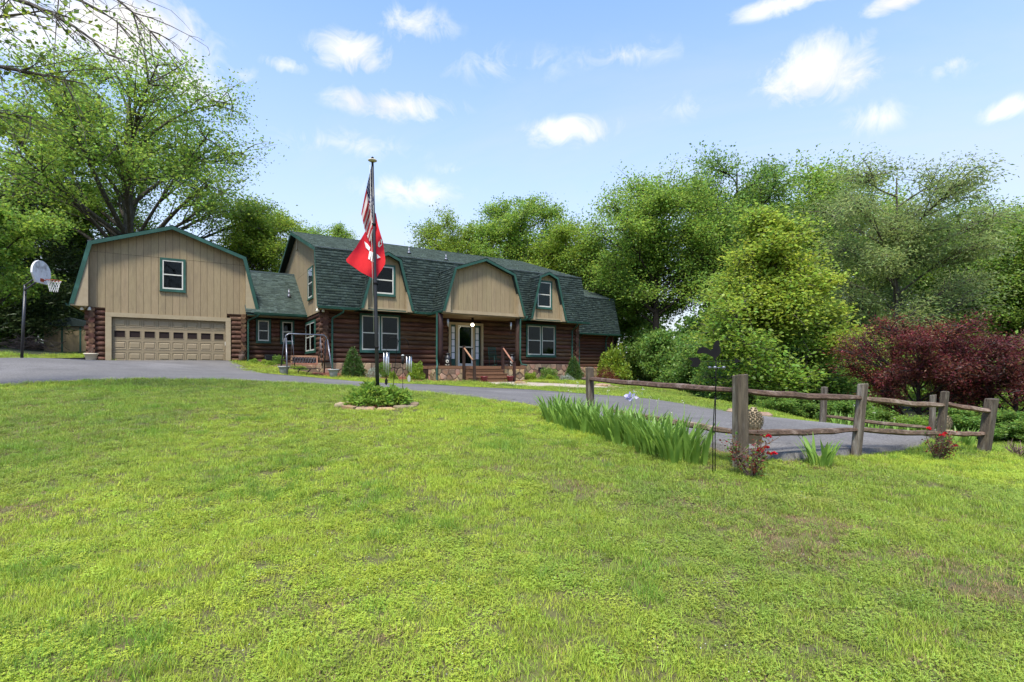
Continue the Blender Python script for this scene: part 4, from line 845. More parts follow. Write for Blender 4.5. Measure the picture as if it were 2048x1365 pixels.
def tree_mesh(seed, Ht, zc, rx, rz, tr, leafm, barkm, lobes=18, twigs=14, lpt=90, leaf=.17, lobe_r=.36, sig=.30, fork=.28, lean=(0, 0), skew=(0, 0), low=-1., aspect=.6, droop=0., up=.5, name='tree', cone=0., sparse=1., flat=.72, lz=.62, qr=(.55, .76)):
    rng = np.random.default_rng(seed); C0 = np.array([skew[0], skew[1], zc]); paths = []
    tz = np.linspace(0, 1, 9); wob_ = np.cumsum(rng.normal(0, .05, (9, 2)), 0)*tr*2
    tp = np.c_[lean[0]*tz**1.3+wob_[:, 0]+skew[0]*tz*.5, lean[1]*tz**1.3+wob_[:, 1]+skew[1]*tz*.5, tz*min(Ht*.86, zc+rz*.62)]; trd = tr*(1-.86*tz**.9); trd[0] *= 1.35; paths.append((tp, trd))
    Lf, Out = [], []
    for i in range(lobes):
        ph = i*2.399963+rng.uniform(-.4, .4); cz = 1-2*(i+.5)/lobes; cz = max(cz, low); rr = math.sqrt(max(0, 1-cz*cz)); q = rng.uniform(*qr) if i % 4 else rng.uniform(.15, .45)
        shrink = 1-cone*(cz*.5+.5)
        lc = C0+np.array([math.cos(ph)*rr*rx*q*shrink, math.sin(ph)*rr*rx*q*shrink, cz*rz*q]); lr = rx*lobe_r*rng.uniform(.75, 1.2)*(1-.55*cone*(cz*.5+.5))
        zs = np.clip(lc[2]-np.hypot(*(lc[:2]-tp[0, :2]))*rng.uniform(.5, .9), fork*Ht*.6, tp[-1, 2]*.97); f = zs/tp[-1, 2]; base = np.array([np.interp(f, tz, tp[:, 0]), np.interp(f, tz, tp[:, 1]), zs])
        mid = base*.45+lc*.55+np.array([0, 0, rng.uniform(-.05, .16)*rx])+rng.normal(0, .06*rx, 3); lp = bez(base, mid, lc, 8); r0_ = tr*rng.uniform(.26, .42)*(1-.5*f); paths.append((lp, np.linspace(r0_, .025+tr*.03, 8)))
        for j in range(twigs):
            dv = rng.normal(size=3); dv /= np.linalg.norm(dv); dv[2] *= flat; tgt = lc+dv*lr*rng.uniform(.45, 1.1); st = lp[rng.integers(3, 8)]
            md = (st+tgt)/2+rng.normal(0, .08*lr, 3)+np.array([0, 0, .08*lr]); tw = bez(st, md, tgt, 5); paths.append((tw, np.linspace(.012+tr*.055, .006, 5)))
            n = int(lpt*rng.uniform(.6, 1.3)*sparse); t_ = rng.uniform(.3, 1.03, n); k = np.minimum((t_*4).astype(int), 3); pts = tw[k]+(tw[k+1]-tw[k])*(t_*4-k)[:, None]
            pts = pts+rng.normal(0, 1, (n, 3))*lr*sig*.66*np.array([1, 1, lz]); Lf.append(pts); Out.append(np.repeat(dv[None], n, 0))
    V, Fc = tubes_np(paths); bark = npmesh('trunk', V, Fc, barkm, True)
    Cn = np.concatenate(Lf); V, Fc = leaves_np(rng, Cn, leaf, up, aspect, droop, out=np.concatenate(Out)*.5); return bark, npmesh('crown', V, Fc, leafm)
def plant_tree(name, meshes, loc, label, cat='tree', group=None, rz=0., s=1., sz=None):
    r_ = empty(name, loc, label, cat, group, rz); r_.scale = (s, s, sz or s)
    for nm, me in zip(('trunk', 'crown'), meshes): link(bpy.data.objects.new(nm, me), r_)
    return r_
def spot(px, Yd, dz=-.15): x = (px-CXP)/F*Yd; return (x, Yd, h1(x, Yd)+dz)
def height_to(py, px, Yd, dz=-.15): return (HY-py)/F*Yd-spot(px, Yd, dz)[2]
LM, LB, LD, LP = M['leaf_mid'], M['leaf_bright'], M['leaf_deep'], M['leaf_pale']
# big spreading maple behind the garage
t1 = tree_mesh(21, 24, 14.5, 12.6, 9.2, .62, LM, M['bark'], 34, 19, 100, .20, .235, .28, fork=.42, low=-.5, qr=(.55, .9))
plant_tree('maple_tree', t1, spot(262, 39), 'tall spreading maple with a pale forked trunk rising behind the garage', rz=.6)
t2 = tree_mesh(22, 20, 12, 8, 7.4, .36, LM, M['darkbark'], 20, 20, 95, .20, .29, .28, lean=(-5.5, 0), skew=(-4.6, 0), low=-.6)
plant_tree('leaning_tree', t2, spot(215, 41), 'slender tree leaning left with a dark bare trunk beside the garage roof')
# near tree outside the frame whose branches hang into it
def overhang():
    rng = np.random.default_rng(77); root = empty('overhanging_tree', (-15.2, 11.0, h1(-15.2, 11)-.1), 'near tree reaching half bare drooping branches in over the drive', 'tree'); b = np.array([-15.2, 11.0, h1(-15.2, 11)-.1]); paths = []; Lf = []
    tp = np.array([[0, 0, 0], [.1, 0, 3], [.0, .1, 6], [.3, 0, 9], [.5, .1, 13]]); paths.append((tp, np.array([.42, .33, .28, .22, .12])))
    def P(px, py, Yd): return at(px, py, Yd)-b
    limbs = [((-420, 0), (60, -90), (235, 45), 9., 11.2, .35, 11.0), ((-420, 60), (-60, 120), (170, 168), 8., 10.6, 1., 11.4), ((-420, 150), (-120, 60), (95, 20), 8.4, 11.6, 1.1, 10.6), ((-420, -60), (120, -160), (300, 62), 9.6, 11.6, .0, 11.8), ((-420, 240), (-150, 200), (60, 235), 6.5, 11.9, 1., 12.2), ((-420, -20), (60, -60), (215, 110), 9.2, 11.2, .15, 10.8)]
    for (a, m_, c, hz_, yd, leafy, yd2) in limbs:
        st = np.array([.3, 0, hz_]); lp = bez(st, P(m_[0], m_[1], (11+yd2)/2), P(c[0], c[1], yd2), 12); paths.append((lp, np.linspace(.10, .012, 12)))
        for j in range(26):
            k = rng.integers(4, 12); s0 = lp[k]; dv = lp[min(k+1, 11)]-lp[max(k-2, 0)]; dv = dv/np.linalg.norm(dv); tl = rng.uniform(.5, 1.5); tg = s0+(dv*.8+rng.normal(0, .38, 3)+np.array([0, 0, -.25]))*tl
            tw = bez(s0, (s0+tg)/2+rng.normal(0, .1, 3), tg, 5); paths.append((tw, np.linspace(.014, .004, 5)))
            for q in range(3): e = tw[2+rng.integers(0, 3)]; g2 = e+(dv*.5+rng.normal(0, .4, 3)+np.array([0, 0, -.15]))*rng.uniform(.2, .5); paths.append((bez(e, (e+g2)/2+rng.normal(0, .03, 3), g2, 3), np.linspace(.006, .0025, 3)))
            n = int(15*leafy*rng.uniform(.2, 1.6)); t_ = rng.uniform(.3, 1.05, n); kk = np.minimum((t_*4).astype(int), 3)
            if n: Lf.append(tw[kk]+(tw[kk+1]-tw[kk])*(t_*4-kk)[:, None]+rng.normal(0, .13, (n, 3)))
    V, Fc = tubes_np(paths, 5); link(bpy.data.objects.new('trunk', npmesh('trunk', V, Fc, M['bark'], True)), root)
    V, Fc = leaves_np(rng, np.concatenate(Lf), .115, .5, .6, .35); link(bpy.data.objects.new('crown', npmesh('crown', V, Fc, LB)), root)
overhang()
# cedars beyond the basketball hoop
def conifer_mesh(seed, Ht, r, n, leaf, mat, tr=.18, power=.8, base=.0, aspect=.22, frond=6):
    rng = np.random.default_rng(seed); z = base+(Ht-base)*(1-np.sqrt(rng.random(n))*.985); f = (1-(z-base)/(Ht-base))**power; a = rng.uniform(0, 6.283, n); lob = 1+.16*np.sin(a*3+z*2.1)+.12*np.sin(a*7-z*3.7)
    rr = r*f*lob*np.sqrt(rng.uniform(.3, 1., n)); Cn = np.c_[np.cos(a)*rr, np.sin(a)*rr, z+rng.normal(0, .02*Ht, n)]; out = np.c_[np.cos(a), np.sin(a), np.full(n, .35)]
    V, Fc = leaves_np(rng, Cn, leaf, .2, aspect, 0., out=out*1.2); paths = [(np.array([[0, 0, 0], [0, 0, Ht*.5], [0, 0, Ht*.96]]), np.array([tr, tr*.6, .01]))]
    for i in range(40):
        zz = rng.uniform(base+.05*Ht, Ht*.9); ff = (1-(zz-base)/(Ht-base))**power; aa = rng.uniform(0, 6.28); e = np.array([math.cos(aa)*r*ff*.9, math.sin(aa)*r*ff*.9, zz+.1*r]); s0 = np.array([0, 0, zz-.1*r]); paths.append((bez(s0, (s0+e)/2, e, 4), np.linspace(tr*.25, .005, 4)))
    Vt, Ft = tubes_np(paths, 5); return npmesh('trunk', Vt, Ft, M['darkbark'], True), npmesh('crown', V, Fc, mat)
ced = conifer_mesh(31, 12, 4.2, 26000, .30, M['leaf_dark'], .3, .62, .9)
for i, (px, yd, s, lb) in enumerate(((60, 37, 1.0, 'broad dark cedar behind the basketball hoop'), (-70, 34, 1.08, 'dark cedar at the lawn edge beside the brush pile'), (150, 43, .85, 'dark cedar standing behind the tan shed'))): plant_tree('cedar_tree', ced, spot(px, yd), lb, rz=i*2.1, s=s, group='cedars at the lawn edge')
# understory of leafy trees at the left edge
t3 = tree_mesh(23, 11, 6.2, 4.6, 4.8, .16, LM, M['darkbark'], 16, 13, 95, .19, .36, .3, low=-.9)
plant_tree('young_tree', t3, spot(-20, 29), 'leafy young tree overhanging the lawn beside the cedars', rz=.4, s=.95)
plant_tree('young_tree', t3, spot(140, 44), 'leafy young tree filling the gap between cedars and garage', rz=2.4, s=1.25)
# trees behind the house
t4 = tree_mesh(24, 17, 10.5, 6.4, 6.8, .34, LB, M['bark'], 32, 22, 92, .20, .34, .30, low=-.8)
t5 = tree_mesh(25, 19, 11.5, 6.8, 7.6, .36, LM, M['bark'], 34, 22, 92, .20, .34, .30, low=-.85)
def fit_tree(name, me, px, ytop, yd, Ht, label, rz=0., wx=1., group=None):
    zz = np.empty(len(me[1].vertices)*3, np.float32); me[1].vertices.foreach_get('co', zz); Ht = float(np.percentile(zz[2::3], 99.9)); s = height_to(ytop, px, yd)/Ht; o = plant_tree(name, me, spot(px, yd), label, 'tree', group, rz, s*wx, s); return o
G1 = 'trees behind the house'
fit_tree('shade_tree', t4, 520, 395, 47, 17.5, 'bright green tree filling the gap above the link roof', .3, 1.05, G1)
fit_tree('shade_tree', t4, 905, 428, 52, 17.5, 'light green tree behind the left of the porch gable', 1.9, .8, G1)
fit_tree('shade_tree', t5, 1030, 402, 54, 19.3, 'tallest rounded tree rising behind the porch gable roof', .8, 1.0, G1)
fit_tree('shade_tree', t4, 1135, 445, 50, 17.5, 'green tree standing behind the right dormer', 3.5, .95, G1)
fit_tree('shade_tree', t5, 660, 452, 62, 19.3, 'distant tree whose top just clears the main roof beside the flag', 4.4, .9, G1)
# woods to the right of the house
t6 = tree_mesh(26, 20, 12, 7.2, 8.2, .38, LM, M['darkbark'], 38, 22, 92, .19, .34, .30, low=-.95)
t7 = tree_mesh(27, 21, 12.5, 7.0, 8.8, .36, LD, M['darkbark'], 36, 22, 92, .19, .34, .30, low=-.95)
G2 = 'trees of the wood right of the house'
fit_tree('woodland_tree', t6, 1310, 345, 44, 20.4, 'large spreading tree right of the house wing', .5, 1.05, G2)
fit_tree('woodland_tree', t7, 1470, 318, 47, 21.4, 'tall dark tree rising behind the yellow green tree', 1.2, .95, G2)
fit_tree('woodland_tree', t6, 1650, 338, 50, 20.4, 'broad tree between the tall dark tree and the pale feathery one', 2.9, 1.0, G2)
fit_tree('woodland_tree', t7, 1230, 470, 49, 21.4, 'darker tree close behind the house wing roof', 4.0, 1.15, G2)
fit_tree('woodland_tree', t6, 2010, 405, 40, 20.4, 'green tree behind the larger red maple', 5.1, .95, G2)
fit_tree('woodland_tree', t7, 1890, 420, 46, 21.4, 'dark tree behind the pale feathery tree', 2.2, 1.05, G2)
fit_tree('woodland_tree', t6, 2200, 420, 36, 20.4, 'green tree at the far end of the wood', .2, 1.0, G2)
t8 = tree_mesh(28, 15, 9.2, 5.4, 6.4, .2, LP, M['bark'], 28, 24, 80, .16, .31, .36, low=-.9, aspect=.32, droop=.5, up=.25)
fit_tree('feathery_tree', t8, 1790, 318, 33, 15.3, 'pale green feathery tree with fine drooping leaves', .9, 1.05)
t9 = tree_mesh(29, 8.4, 4.3, 3.5, 4.3, .13, M['leaf_yel'], M['bark'], 46, 20, 72, .115, .31, .34, fork=.12, low=-1., cone=.72, aspect=.6, flat=.95, lz=.85, qr=(.45, .86))
fit_tree('yellow_green_tree', t9, 1538, 415, 20.5, 8.5, 'bright yellow green conical tree across the drive behind the rooster vane', .4, 1.2)
t10 = tree_mesh(30, 3.9, 2.35, 2.5, 1.65, .085, M['leaf_red'], M['darkbark'], 26, 22, 62, .085, .29, .3, fork=.1, low=-.7, aspect=.3, up=.6, droop=.2)
G3 = 'dark red maples beyond the drive'
fit_tree('red_maple', t10, 1840, 632, 16.0, 3.95, 'dark red lace leaf maple next to the yellow green tree', .2, .98, G3)
fit_tree('red_maple', t10, 2030, 655, 14.8, 3.95, 'wider dark red maple behind the fence end post', 2.7, 1.1, G3)
# undergrowth
us = tree_mesh(41, 3.6, 1.7, 2.3, 1.8, .06, LD, M['darkbark'], 20, 12, 85, .14, .38, .32, fork=.08, low=-1.)
ub = tree_mesh(42, 3.4, 1.6, 2.2, 1.7, .06, LM, M['darkbark'], 20, 12, 85, .13, .38, .32, fork=.08, low=-1.)
G4 = 'shrubs along the edge of the wood'
for i, (px, yd, top, wx, me, lb) in enumerate([(1300, 43, 640, .75, us, 'dark shrub tucked beside the house wing'), (1345, 37, 640, .8, us, 'tall dark shrub at the wood edge right of the small maple'), (1400, 31, 660, .8, us, 'dark shrub behind the grass bank left of the rooster vane'), (1455, 24, 705, .9, us, 'dark shrub at the foot of the yellow green tree, house side'),
        (1660, 22, 705, 1.0, us, 'dark shrub at the foot of the yellow green tree, maple side'), (1720, 27, 640, .9, ub, 'leafy shrub behind the first red maple'), (1930, 22, 680, .9, ub, 'leafy shrub showing between the two red maples'), (2060, 24, 640, .9, ub, 'leafy shrub behind the wider red maple'),
        (1960, 13.6, 805, 1.5, us, 'low dark shrub behind the fence end post'), (2075, 12.9, 812, 1.4, us, 'low dark shrub beyond the bare twiggy bush'), (1560, 17.6, 775, 1.5, us, 'low dark shrub under the yellow green tree'), (1700, 15.6, 790, 1.4, us, 'low dark shrub behind the far fence post'), (1830, 14.2, 822, 1.4, ub, 'low leafy shrub under the first red maple'),
        (-40, 33, 640, 1.2, us, 'dark shrub at the lawn edge beyond the hoop'), (20, 40, 600, 1.2, us, 'dark shrub deep under the cedars')]):
    s = height_to(top, px, yd)/3.5; plant_tree('woodland_shrub', me, spot(px, yd), lb, 'shrub', G4, i*1.3, s*wx, s)
# the wood goes on behind as one mass
def far_woods():
    rng = np.random.default_rng(91); P = []
    for (x0, x1, yb, hmax, n) in ((-75, -26, 52, 9., 17000), (-30, 10, 66, 10, 12000), (4, 40, 58, 14., 34000), (30, 80, 46, 11., 20000)):
        x = rng.uniform(x0, x1, n); y = yb+rng.normal(0, 2.2, n); top = hmax*(.62+.25*np.sin(x*.55+yb)+.13*np.sin(x*1.7)); z = H(x, y)+np.sqrt(rng.random(n))*top; P.append(np.c_[x, y, z])
    V, Fc = leaves_np(rng, np.concatenate(P), .55, .4, .6); link(bpy.data.objects.new('far_woods', npmesh('far_woods', V, Fc, LD)), kind='stuff', label='dense leafy wood filling the gaps behind the trees', category='woods')
far_woods()
# clipped and garden shrubs by the house
def hspot(u, n, dz=-.03): x, y = hw(u, n); return (x, y, h1(x, y)+dz)
sp = conifer_mesh(51, 1.7, .62, 9000, .085, M['spruce'], .04, .72, .08, .3)
def at_front(px, n): return hspot(pu(px, n), n)
def scale_to(pos, py): return (HY-py)/F*pos[1]-pos[2]
for i, (px, n, top, lb) in enumerate(((706, 26.0, 694, 'clipped dwarf spruce before the double window beside the swing'), (1147, 25.9, 713, 'clipped dwarf spruce at the right corner of the log wall'))):
    p = at_front(px, n); s = scale_to(p, top)/1.72; plant_tree('dwarf_spruce', sp, p, lb, 'spruce', 'dwarf spruces by the front wall', i*2., s*1.05, s)
def bush_mesh(seed, r, h, n, leaf, mat, aspect=.6, stems=14):
    rng = np.random.default_rng(seed); d = rng.normal(size=(n, 3)); d /= np.linalg.norm(d, axis=1, keepdims=True); d[:, 2] = np.abs(d[:, 2])
    lob = 1+.14*np.sin(d[:, 0]*7+seed)+.14*np.sin(d[:, 1]*8+2*seed)+.1*np.sin(d[:, 2]*9); q = rng.uniform(.45, 1, n)**.5*lob; Cn = np.c_[d[:, 0]*r*q, d[:, 1]*r*q, d[:, 2]*h*q*.9+.06*h]
    V, Fc = leaves_np(rng, Cn, leaf, .4, aspect, 0., out=d); paths = []
    for i in range(stems): a = rng.uniform(0, 6.28); e = np.array([math.cos(a)*r*.7, math.sin(a)*r*.7, h*rng.uniform(.4, .85)]); paths.append((bez(np.zeros(3), e*np.array([.3, .3, .6]), e, 4), np.linspace(.012, .004, 4)))
    Vt, Ft = tubes_np(paths, 4); return npmesh('trunk', Vt, Ft, M['darkbark']), npmesh('crown', V, Fc, mat)
bb = bush_mesh(61, .55, .8, 3600, .085, LB); bd = bush_mesh(62, .55, .8, 3600, .07, LD); bs = bush_mesh(63, .55, .8, 2600, .07, M['silver'], .35); br = bush_mesh(64, .6, .8, 2000, .07, M['leaf_red'], .35); by_ = bush_mesh(65, .5, .6, 1600, .09, M['leaf_yel'])
for (me, px, n, top, wpx, nm, lb) in [(bs, 747, 25.7, 735, 26, 'silver_shrub', 'silvery low shrub beside the left dwarf spruce'), (bd, 768, 26.3, 727, 34, 'round_shrub', 'dark shrub under the left double window behind the wind chime'), (bb, 786, 25.3, 745, 18, 'round_shrub', 'small bright green mound in the left mulch bed'),
        (bb, 832, 25.7, 728, 36, 'round_shrub', 'bright green rounded shrub left of the porch'), (bb, 1061, 25.6, 747, 30, 'round_shrub', 'low green shrub right of the porch steps'), (bd, 1097, 26.2, 738, 40, 'round_shrub', 'larger shrub under the right double window'), (bb, 1100, 25.4, 751, 24, 'round_shrub', 'small bright shrub in front of the larger one under the right window'),
        (bs, 1133, 25.3, 750, 32, 'silver_shrub', 'silvery low shrub beside the right dwarf spruce'), (br, 1212, 27.4, 738, 44, 'red_shrub', 'small weeping red maple by the wing wall'), (bb, 1228, 30.2, 698, 56, 'corner_shrub', 'tall light green shrub at the end of the house wing'), (LD and bd, 556, 31.0, 712, 26, 'planter_shrub', 'dark bushy plant behind the swing')]:
    p = at_front(px, n); hh = scale_to(p, top)/.82; ww = wpx/F*p[1]/1.15; o = plant_tree(nm, me, p, lb, 'shrub', None, px*.37, ww, hh)
for (px, n) in ((508, 30.9), (530, 30.6), (540, 30.2), (590, 29.2), (602, 28.5)):
    p = at_front(px, n); plant_tree('hosta_plant', by_, p, 'low yellow green plant in the bed before the link wall', 'plant', 'plants along the link wall', px*.7, .55, .42)
# ------------------------------------------------------------------ flagpole bed
def part(m, name, mat, parent, **k): return m.build(name, mat, parent, **k)
FX, FY = gx(756, 11.5); FZ = h1(FX, FY)
fp = empty('flagpole', (FX, FY, FZ), 'tall black flagpole with a flat tan disc on top in a stone ringed bed', 'flagpole')
top = at(745, 322, 11.5)-np.array([FX, FY, FZ])
m = MB(); m.tube([(0, 0, -.1), tuple(top*.33), tuple(top*.66), tuple(top)], [.043, .038, .032, .025], 12); part(m, 'pole', M['black'], fp)
for f in (.24, .5, .74): m = MB(); c = top*f; m.lathe([(.045, -.025), (.047, 0), (.045, .025)], 12, tuple(c)); part(m, 'joint_collar', M['blackmat'], fp)
m = MB(); m.lathe([(.012, -.03), (.06, -.02), (.098, .0), (.092, .018), (.05, .032), (.02, .04)], 20, tuple(top)); part(m, 'finial_disc', M['cream'], fp)
m = MB(); m.lathe([(.01, .035), (.028, .05), (.03, .07), (.012, .088)], 12, tuple(top)); part(m, 'finial_knob', M['blackmat'], fp)
m = MB(); m.tube([tuple(top*.98+np.array([-.05, -.03, 0])), tuple(top*.6+np.array([-.05, -.03, 0])), tuple(top*.3+np.array([-.045, -.045, 0]))], .005, 4); part(m, 'halyard', M['white'], fp)
# flags: cloth hanging in folds, outlines given in the vertical plane of the pole
def us_flag_mat():
    m = bpy.data.materials.new('striped_flag_cloth'); m.use_nodes = True; N = m.node_tree.nodes; L = m.node_tree.links; p = N['Principled BSDF']; p.inputs['Roughness'].default_value = .85; p.inputs['Specular IOR Level'].default_value = .1
    uv = N.new('ShaderNodeTexCoord'); sp_ = N.new('ShaderNodeSeparateXYZ'); L.new(uv.outputs['UV'], sp_.inputs[0]); u, v = sp_.outputs[0], sp_.outputs[1]
    st = mth(N, L, 'LESS_THAN', mth(N, L, 'FRACT', mth(N, L, 'MULTIPLY', v, 6.5)), .5)
    can = mth(N, L, 'MULTIPLY', mth(N, L, 'LESS_THAN', u, .5), mth(N, L, 'LESS_THAN', v, 7/13))
    def grid(ku, kv, o): 
        a = mth(N, L, 'SUBTRACT', mth(N, L, 'FRACT', mth(N, L, 'ADD', mth(N, L, 'MULTIPLY', u, ku), o)), .5); b = mth(N, L, 'SUBTRACT', mth(N, L, 'FRACT', mth(N, L, 'ADD', mth(N, L, 'MULTIPLY', v, kv), o)), .5)
        return mth(N, L, 'LESS_THAN', mth(N, L, 'ADD', mth(N, L, 'MULTIPLY', a, a), mth(N, L, 'MULTIPLY', b, b)), .045)
    star = mth(N, L, 'MAXIMUM', grid(14, 9, 0.), grid(14, 9, .5))
    def mixc(f, a, b):
        x = N.new('ShaderNodeMix'); x.data_type = 'RGBA'
        for i, q in ((6, a), (7, b)):
            if isinstance(q, tuple): x.inputs[i].default_value = (*q, 1)
            else: L.new(q, x.inputs[i])
        L.new(f, x.inputs[0]); return x.outputs[2]
    col = mixc(can, mixc(st, (.62, .55, .5), (.36, .035, .04)), mixc(star, (.035, .035, .10), (.6, .58, .56)))
    L.new(col, p.inputs['Base Color']); t = N.new('ShaderNodeBsdfTranslucent'); L.new(col, t.inputs[0]); ms = N.new('ShaderNodeMixShader'); ms.inputs[0].default_value = .3; L.new(p.outputs[0], ms.inputs[1]); L.new(t.outputs[0], ms.inputs[2]); L.new(ms.outputs[0], N['Material Output'].inputs[0]); return m
def cloth(name, grid, depth, mat, label, cat, k=8):
    """grid[i][j]: px, py control points; smooth patch with folds in depth"""
    G = np.array(grid, float); ni, nj = G.shape[:2]; ni2, nj2 = 40, 40
    def up(A, n, ax): x = np.linspace(0, A.shape[ax]-1, n); i = np.minimum(x.astype(int), A.shape[ax]-2); t = x-i; t = t*t*(3-2*t)*.5+t*.5; s = [1]*A.ndim; s[ax] = n; t = t.reshape(s); return np.take(A, i, ax)*(1-t)+np.take(A, i+1, ax)*t
    G = up(up(G, ni2, 0), nj2, 1); U_, V_ = np.meshgrid(np.linspace(0, 1, nj2), np.linspace(0, 1, ni2)); pts = []
    D = depth(G[..., 0], G[..., 1]); Yd = 11.5+D
    P = np.stack([(G[..., 0]-CXP)/F*Yd, Yd, (HY-G[..., 1])/F*Yd], -1).reshape(-1, 3); c = P[0].copy()
    i = np.arange(ni2*nj2).reshape(ni2, nj2); Fc = np.stack([i[:-1, :-1], i[:-1, 1:], i[1:, 1:], i[1:, :-1]], -1).reshape(-1, 4)
    me = npmesh(name, P-c, Fc, mat, True, np.c_[V_.ravel(), (U_*(.42+.58*V_)).ravel()]); o = bpy.data.objects.new(name, me); o.location = c; return link(o, label=label, category=cat), c
# rows run along the fly (down), columns from the upper edge of the flag to its lower edge
us = [[(743, 331), (744.5, 358), (746, 386), (748, 414)], [(736, 362), (741, 392), (744, 415), (748, 440)], [(729, 394), (736, 428), (742, 446), (748, 467)], [(722.5, 428), (729, 458), (737, 480), (747.5, 493)]]
cloth('striped_flag', us, lambda x, y: .03+.05*np.sin((x-735)*.42+y*.03)+.03*np.sin(y*.11+x*.2), us_flag_mat(), 'faded stars and stripes flag hanging limp at the pole top', 'flag')
M['redcloth'] = material('red_flag_cloth', (.72, .035, .032), (.62, .026, .026), .8, 5., trans=.32, spec=.1)
rd = [[(728, 468), (740, 445), (749, 424), (752, 428), (755, 446), (757, 455)], [(712, 495), (731, 492), (750, 470), (757, 474), (763, 476), (766, 484)], [(692, 520), (720, 520), (750, 520), (760, 518), (768, 515), (771, 521)], [(694, 525), (722, 545), (751, 560), (756, 551), (763, 541), (770, 529)]]
rdepth = lambda x, y: .085+.05*np.sin((x-700)*.13+y*.035)+.02*np.sin(y*.09)
rf, rc = cloth('red_flag', rd, rdepth, M['redcloth'], 'bright red flag with a white emblem bunched below the striped flag', 'flag')
Z = lambda a, b: (640+a/4.873, 290+b/4.875)
for poly in ([(432, 942), (462, 965), (490, 1002), (482, 1036), (448, 1004)], [(482, 1036), (500, 1040), (496, 1085), (486, 1120), (470, 1112), (476, 1070)], [(500, 1042), (516, 1048), (514, 1098), (506, 1138), (494, 1128), (499, 1085)], [(519, 1050), (534, 1058), (536, 1150), (514, 1142), (517, 1098)], [(552, 1062), (590, 1098), (556, 1110)], [(592, 915), (606, 930), (604, 962), (592, 955)], [(570, 950), (582, 935), (580, 985), (604, 962), (603, 975), (582, 1000), (564, 990)]):
    pp = [Z(*q) for q in poly]; c = np.mean(pp, 0); n = len(pp); vs = []
    for q in pp: yd = 11.5+float(rdepth(np.array(q[0]), np.array(q[1])))-.018; vs.append(tuple(np.array([(q[0]-CXP)/F*yd, yd, (HY-q[1])/F*yd])-rc))
    vs += [(x, y+.003, z) for x, y, z in vs]; m = MB(); m.add(vs, [list(range(n)), list(range(2*n-1, n-1, -1))]+[(i, (i+1) % n, (i+1) % n+n, i+n) for i in range(n)]); m.build('emblem', M['net'], rf)
# stone ring
rs = empty('stone_ring', (FX, FY, FZ), 'low ring of flat brown stones around the flagpole bed', 'stone edging'); q = random.Random(9)
for i in range(13):
    a0, a1 = 2*math.pi*(i+.04)/13, 2*math.pi*(i+.96)/13; rx_, ry_ = .80*q.uniform(.95, 1.06), .60*q.uniform(.95, 1.06); wd = q.uniform(.16, .26); h = q.uniform(.035, .09); out = []; inn = []
    for k in range(4):
        a = a0+(a1-a0)*k/3; j = q.uniform(-.025, .025); out.append(((rx_+wd/2+j)*math.cos(a), (ry_+wd/2+j)*math.sin(a))); inn.append(((rx_-wd/2+j)*math.cos(a), (ry_-wd/2+j)*math.sin(a)))
    ring_ = out+inn[::-1]; n = len(ring_); zz = [h1(FX+x, FY+y)-FZ for x, y in ring_]; tilt = q.uniform(-.02, .02); cx_ = sum(p[0] for p in ring_)/n; cy_ = sum(p[1] for p in ring_)/n
    m = MB(); m.add([(x, y, z-.05) for (x, y), z in zip(ring_, zz)]+[(x, y, z+h*.8+tilt) for (x, y), z in zip(ring_, zz)]+[(cx_+(x-cx_)*.86, cy_+(y-cy_)*.86, z+h) for (x, y), z in zip(ring_, zz)], [list(range(2*n, 3*n))]+[(r_*n+i_, r_*n+(i_+1) % n, (r_+1)*n+(i_+1) % n, (r_+1)*n+i_) for r_ in (0, 1) for i_ in range(n)]); m.build('stone', M['rock'], rs)
sheet('flagpole_mulch', [(FX+.72*math.cos(a*.3142), FY+.53*math.sin(a*.3142)) for a in range(20)], .035, M['mulch'], 2, .02)
def leafy_clump(seed, n, ln, wd, spread, mat):
    rng = np.random.default_rng(seed); Vs, Fs = [], []
    for i in range(n):
        a = rng.uniform(0, 6.283); l = ln*rng.uniform(.6, 1.1); b = np.array([math.cos(a), math.sin(a), 0])*rng.uniform(0, spread*.4); e = np.array([math.cos(a)*spread*rng.uniform(.3, 1.1), math.sin(a)*spread*rng.uniform(.3, 1.1), l*rng.uniform(.65, 1.)]); md = b*.5+e*.5+np.array([0, 0, l*.3]); c = bez(b, md, e, 6); s = np.array([-math.sin(a), math.cos(a), 0]); o = len(Vs)
        for k in range(6): t = k/5; ww = wd*(.35+1.1*t*(1-t)*2.4)*(1-t**4)+.0015; Vs += [c[k]-s*ww/2, c[k]+s*ww/2]
        Fs += [(o+2*k, o+2*k+1, o+2*k+3, o+2*k+2) for k in range(5)]
    return npmesh('leaves', Vs, Fs, mat)
for (dx, dy, sd, n, ln, lb) in ((-.14, -.12, 1, 260, .52, 'leafy dark green perennial at the foot of the flagpole'), (.34, .12, 2, 200, .42, 'smaller leafy perennial beside the hanging chimes')):
    r_ = empty('perennial_plant', (FX+dx, FY+dy, h1(FX+dx, FY+dy)+.03), lb, 'plant'); [link(bpy.data.objects.new(nm_, me_), r_) for nm_, me_ in zip(('stems', 'leaves'), bush_mesh(70+sd, .40 if sd == 1 else .30, ln*.8, n*7, .11, M['leaf_mid'], .36, 22))]
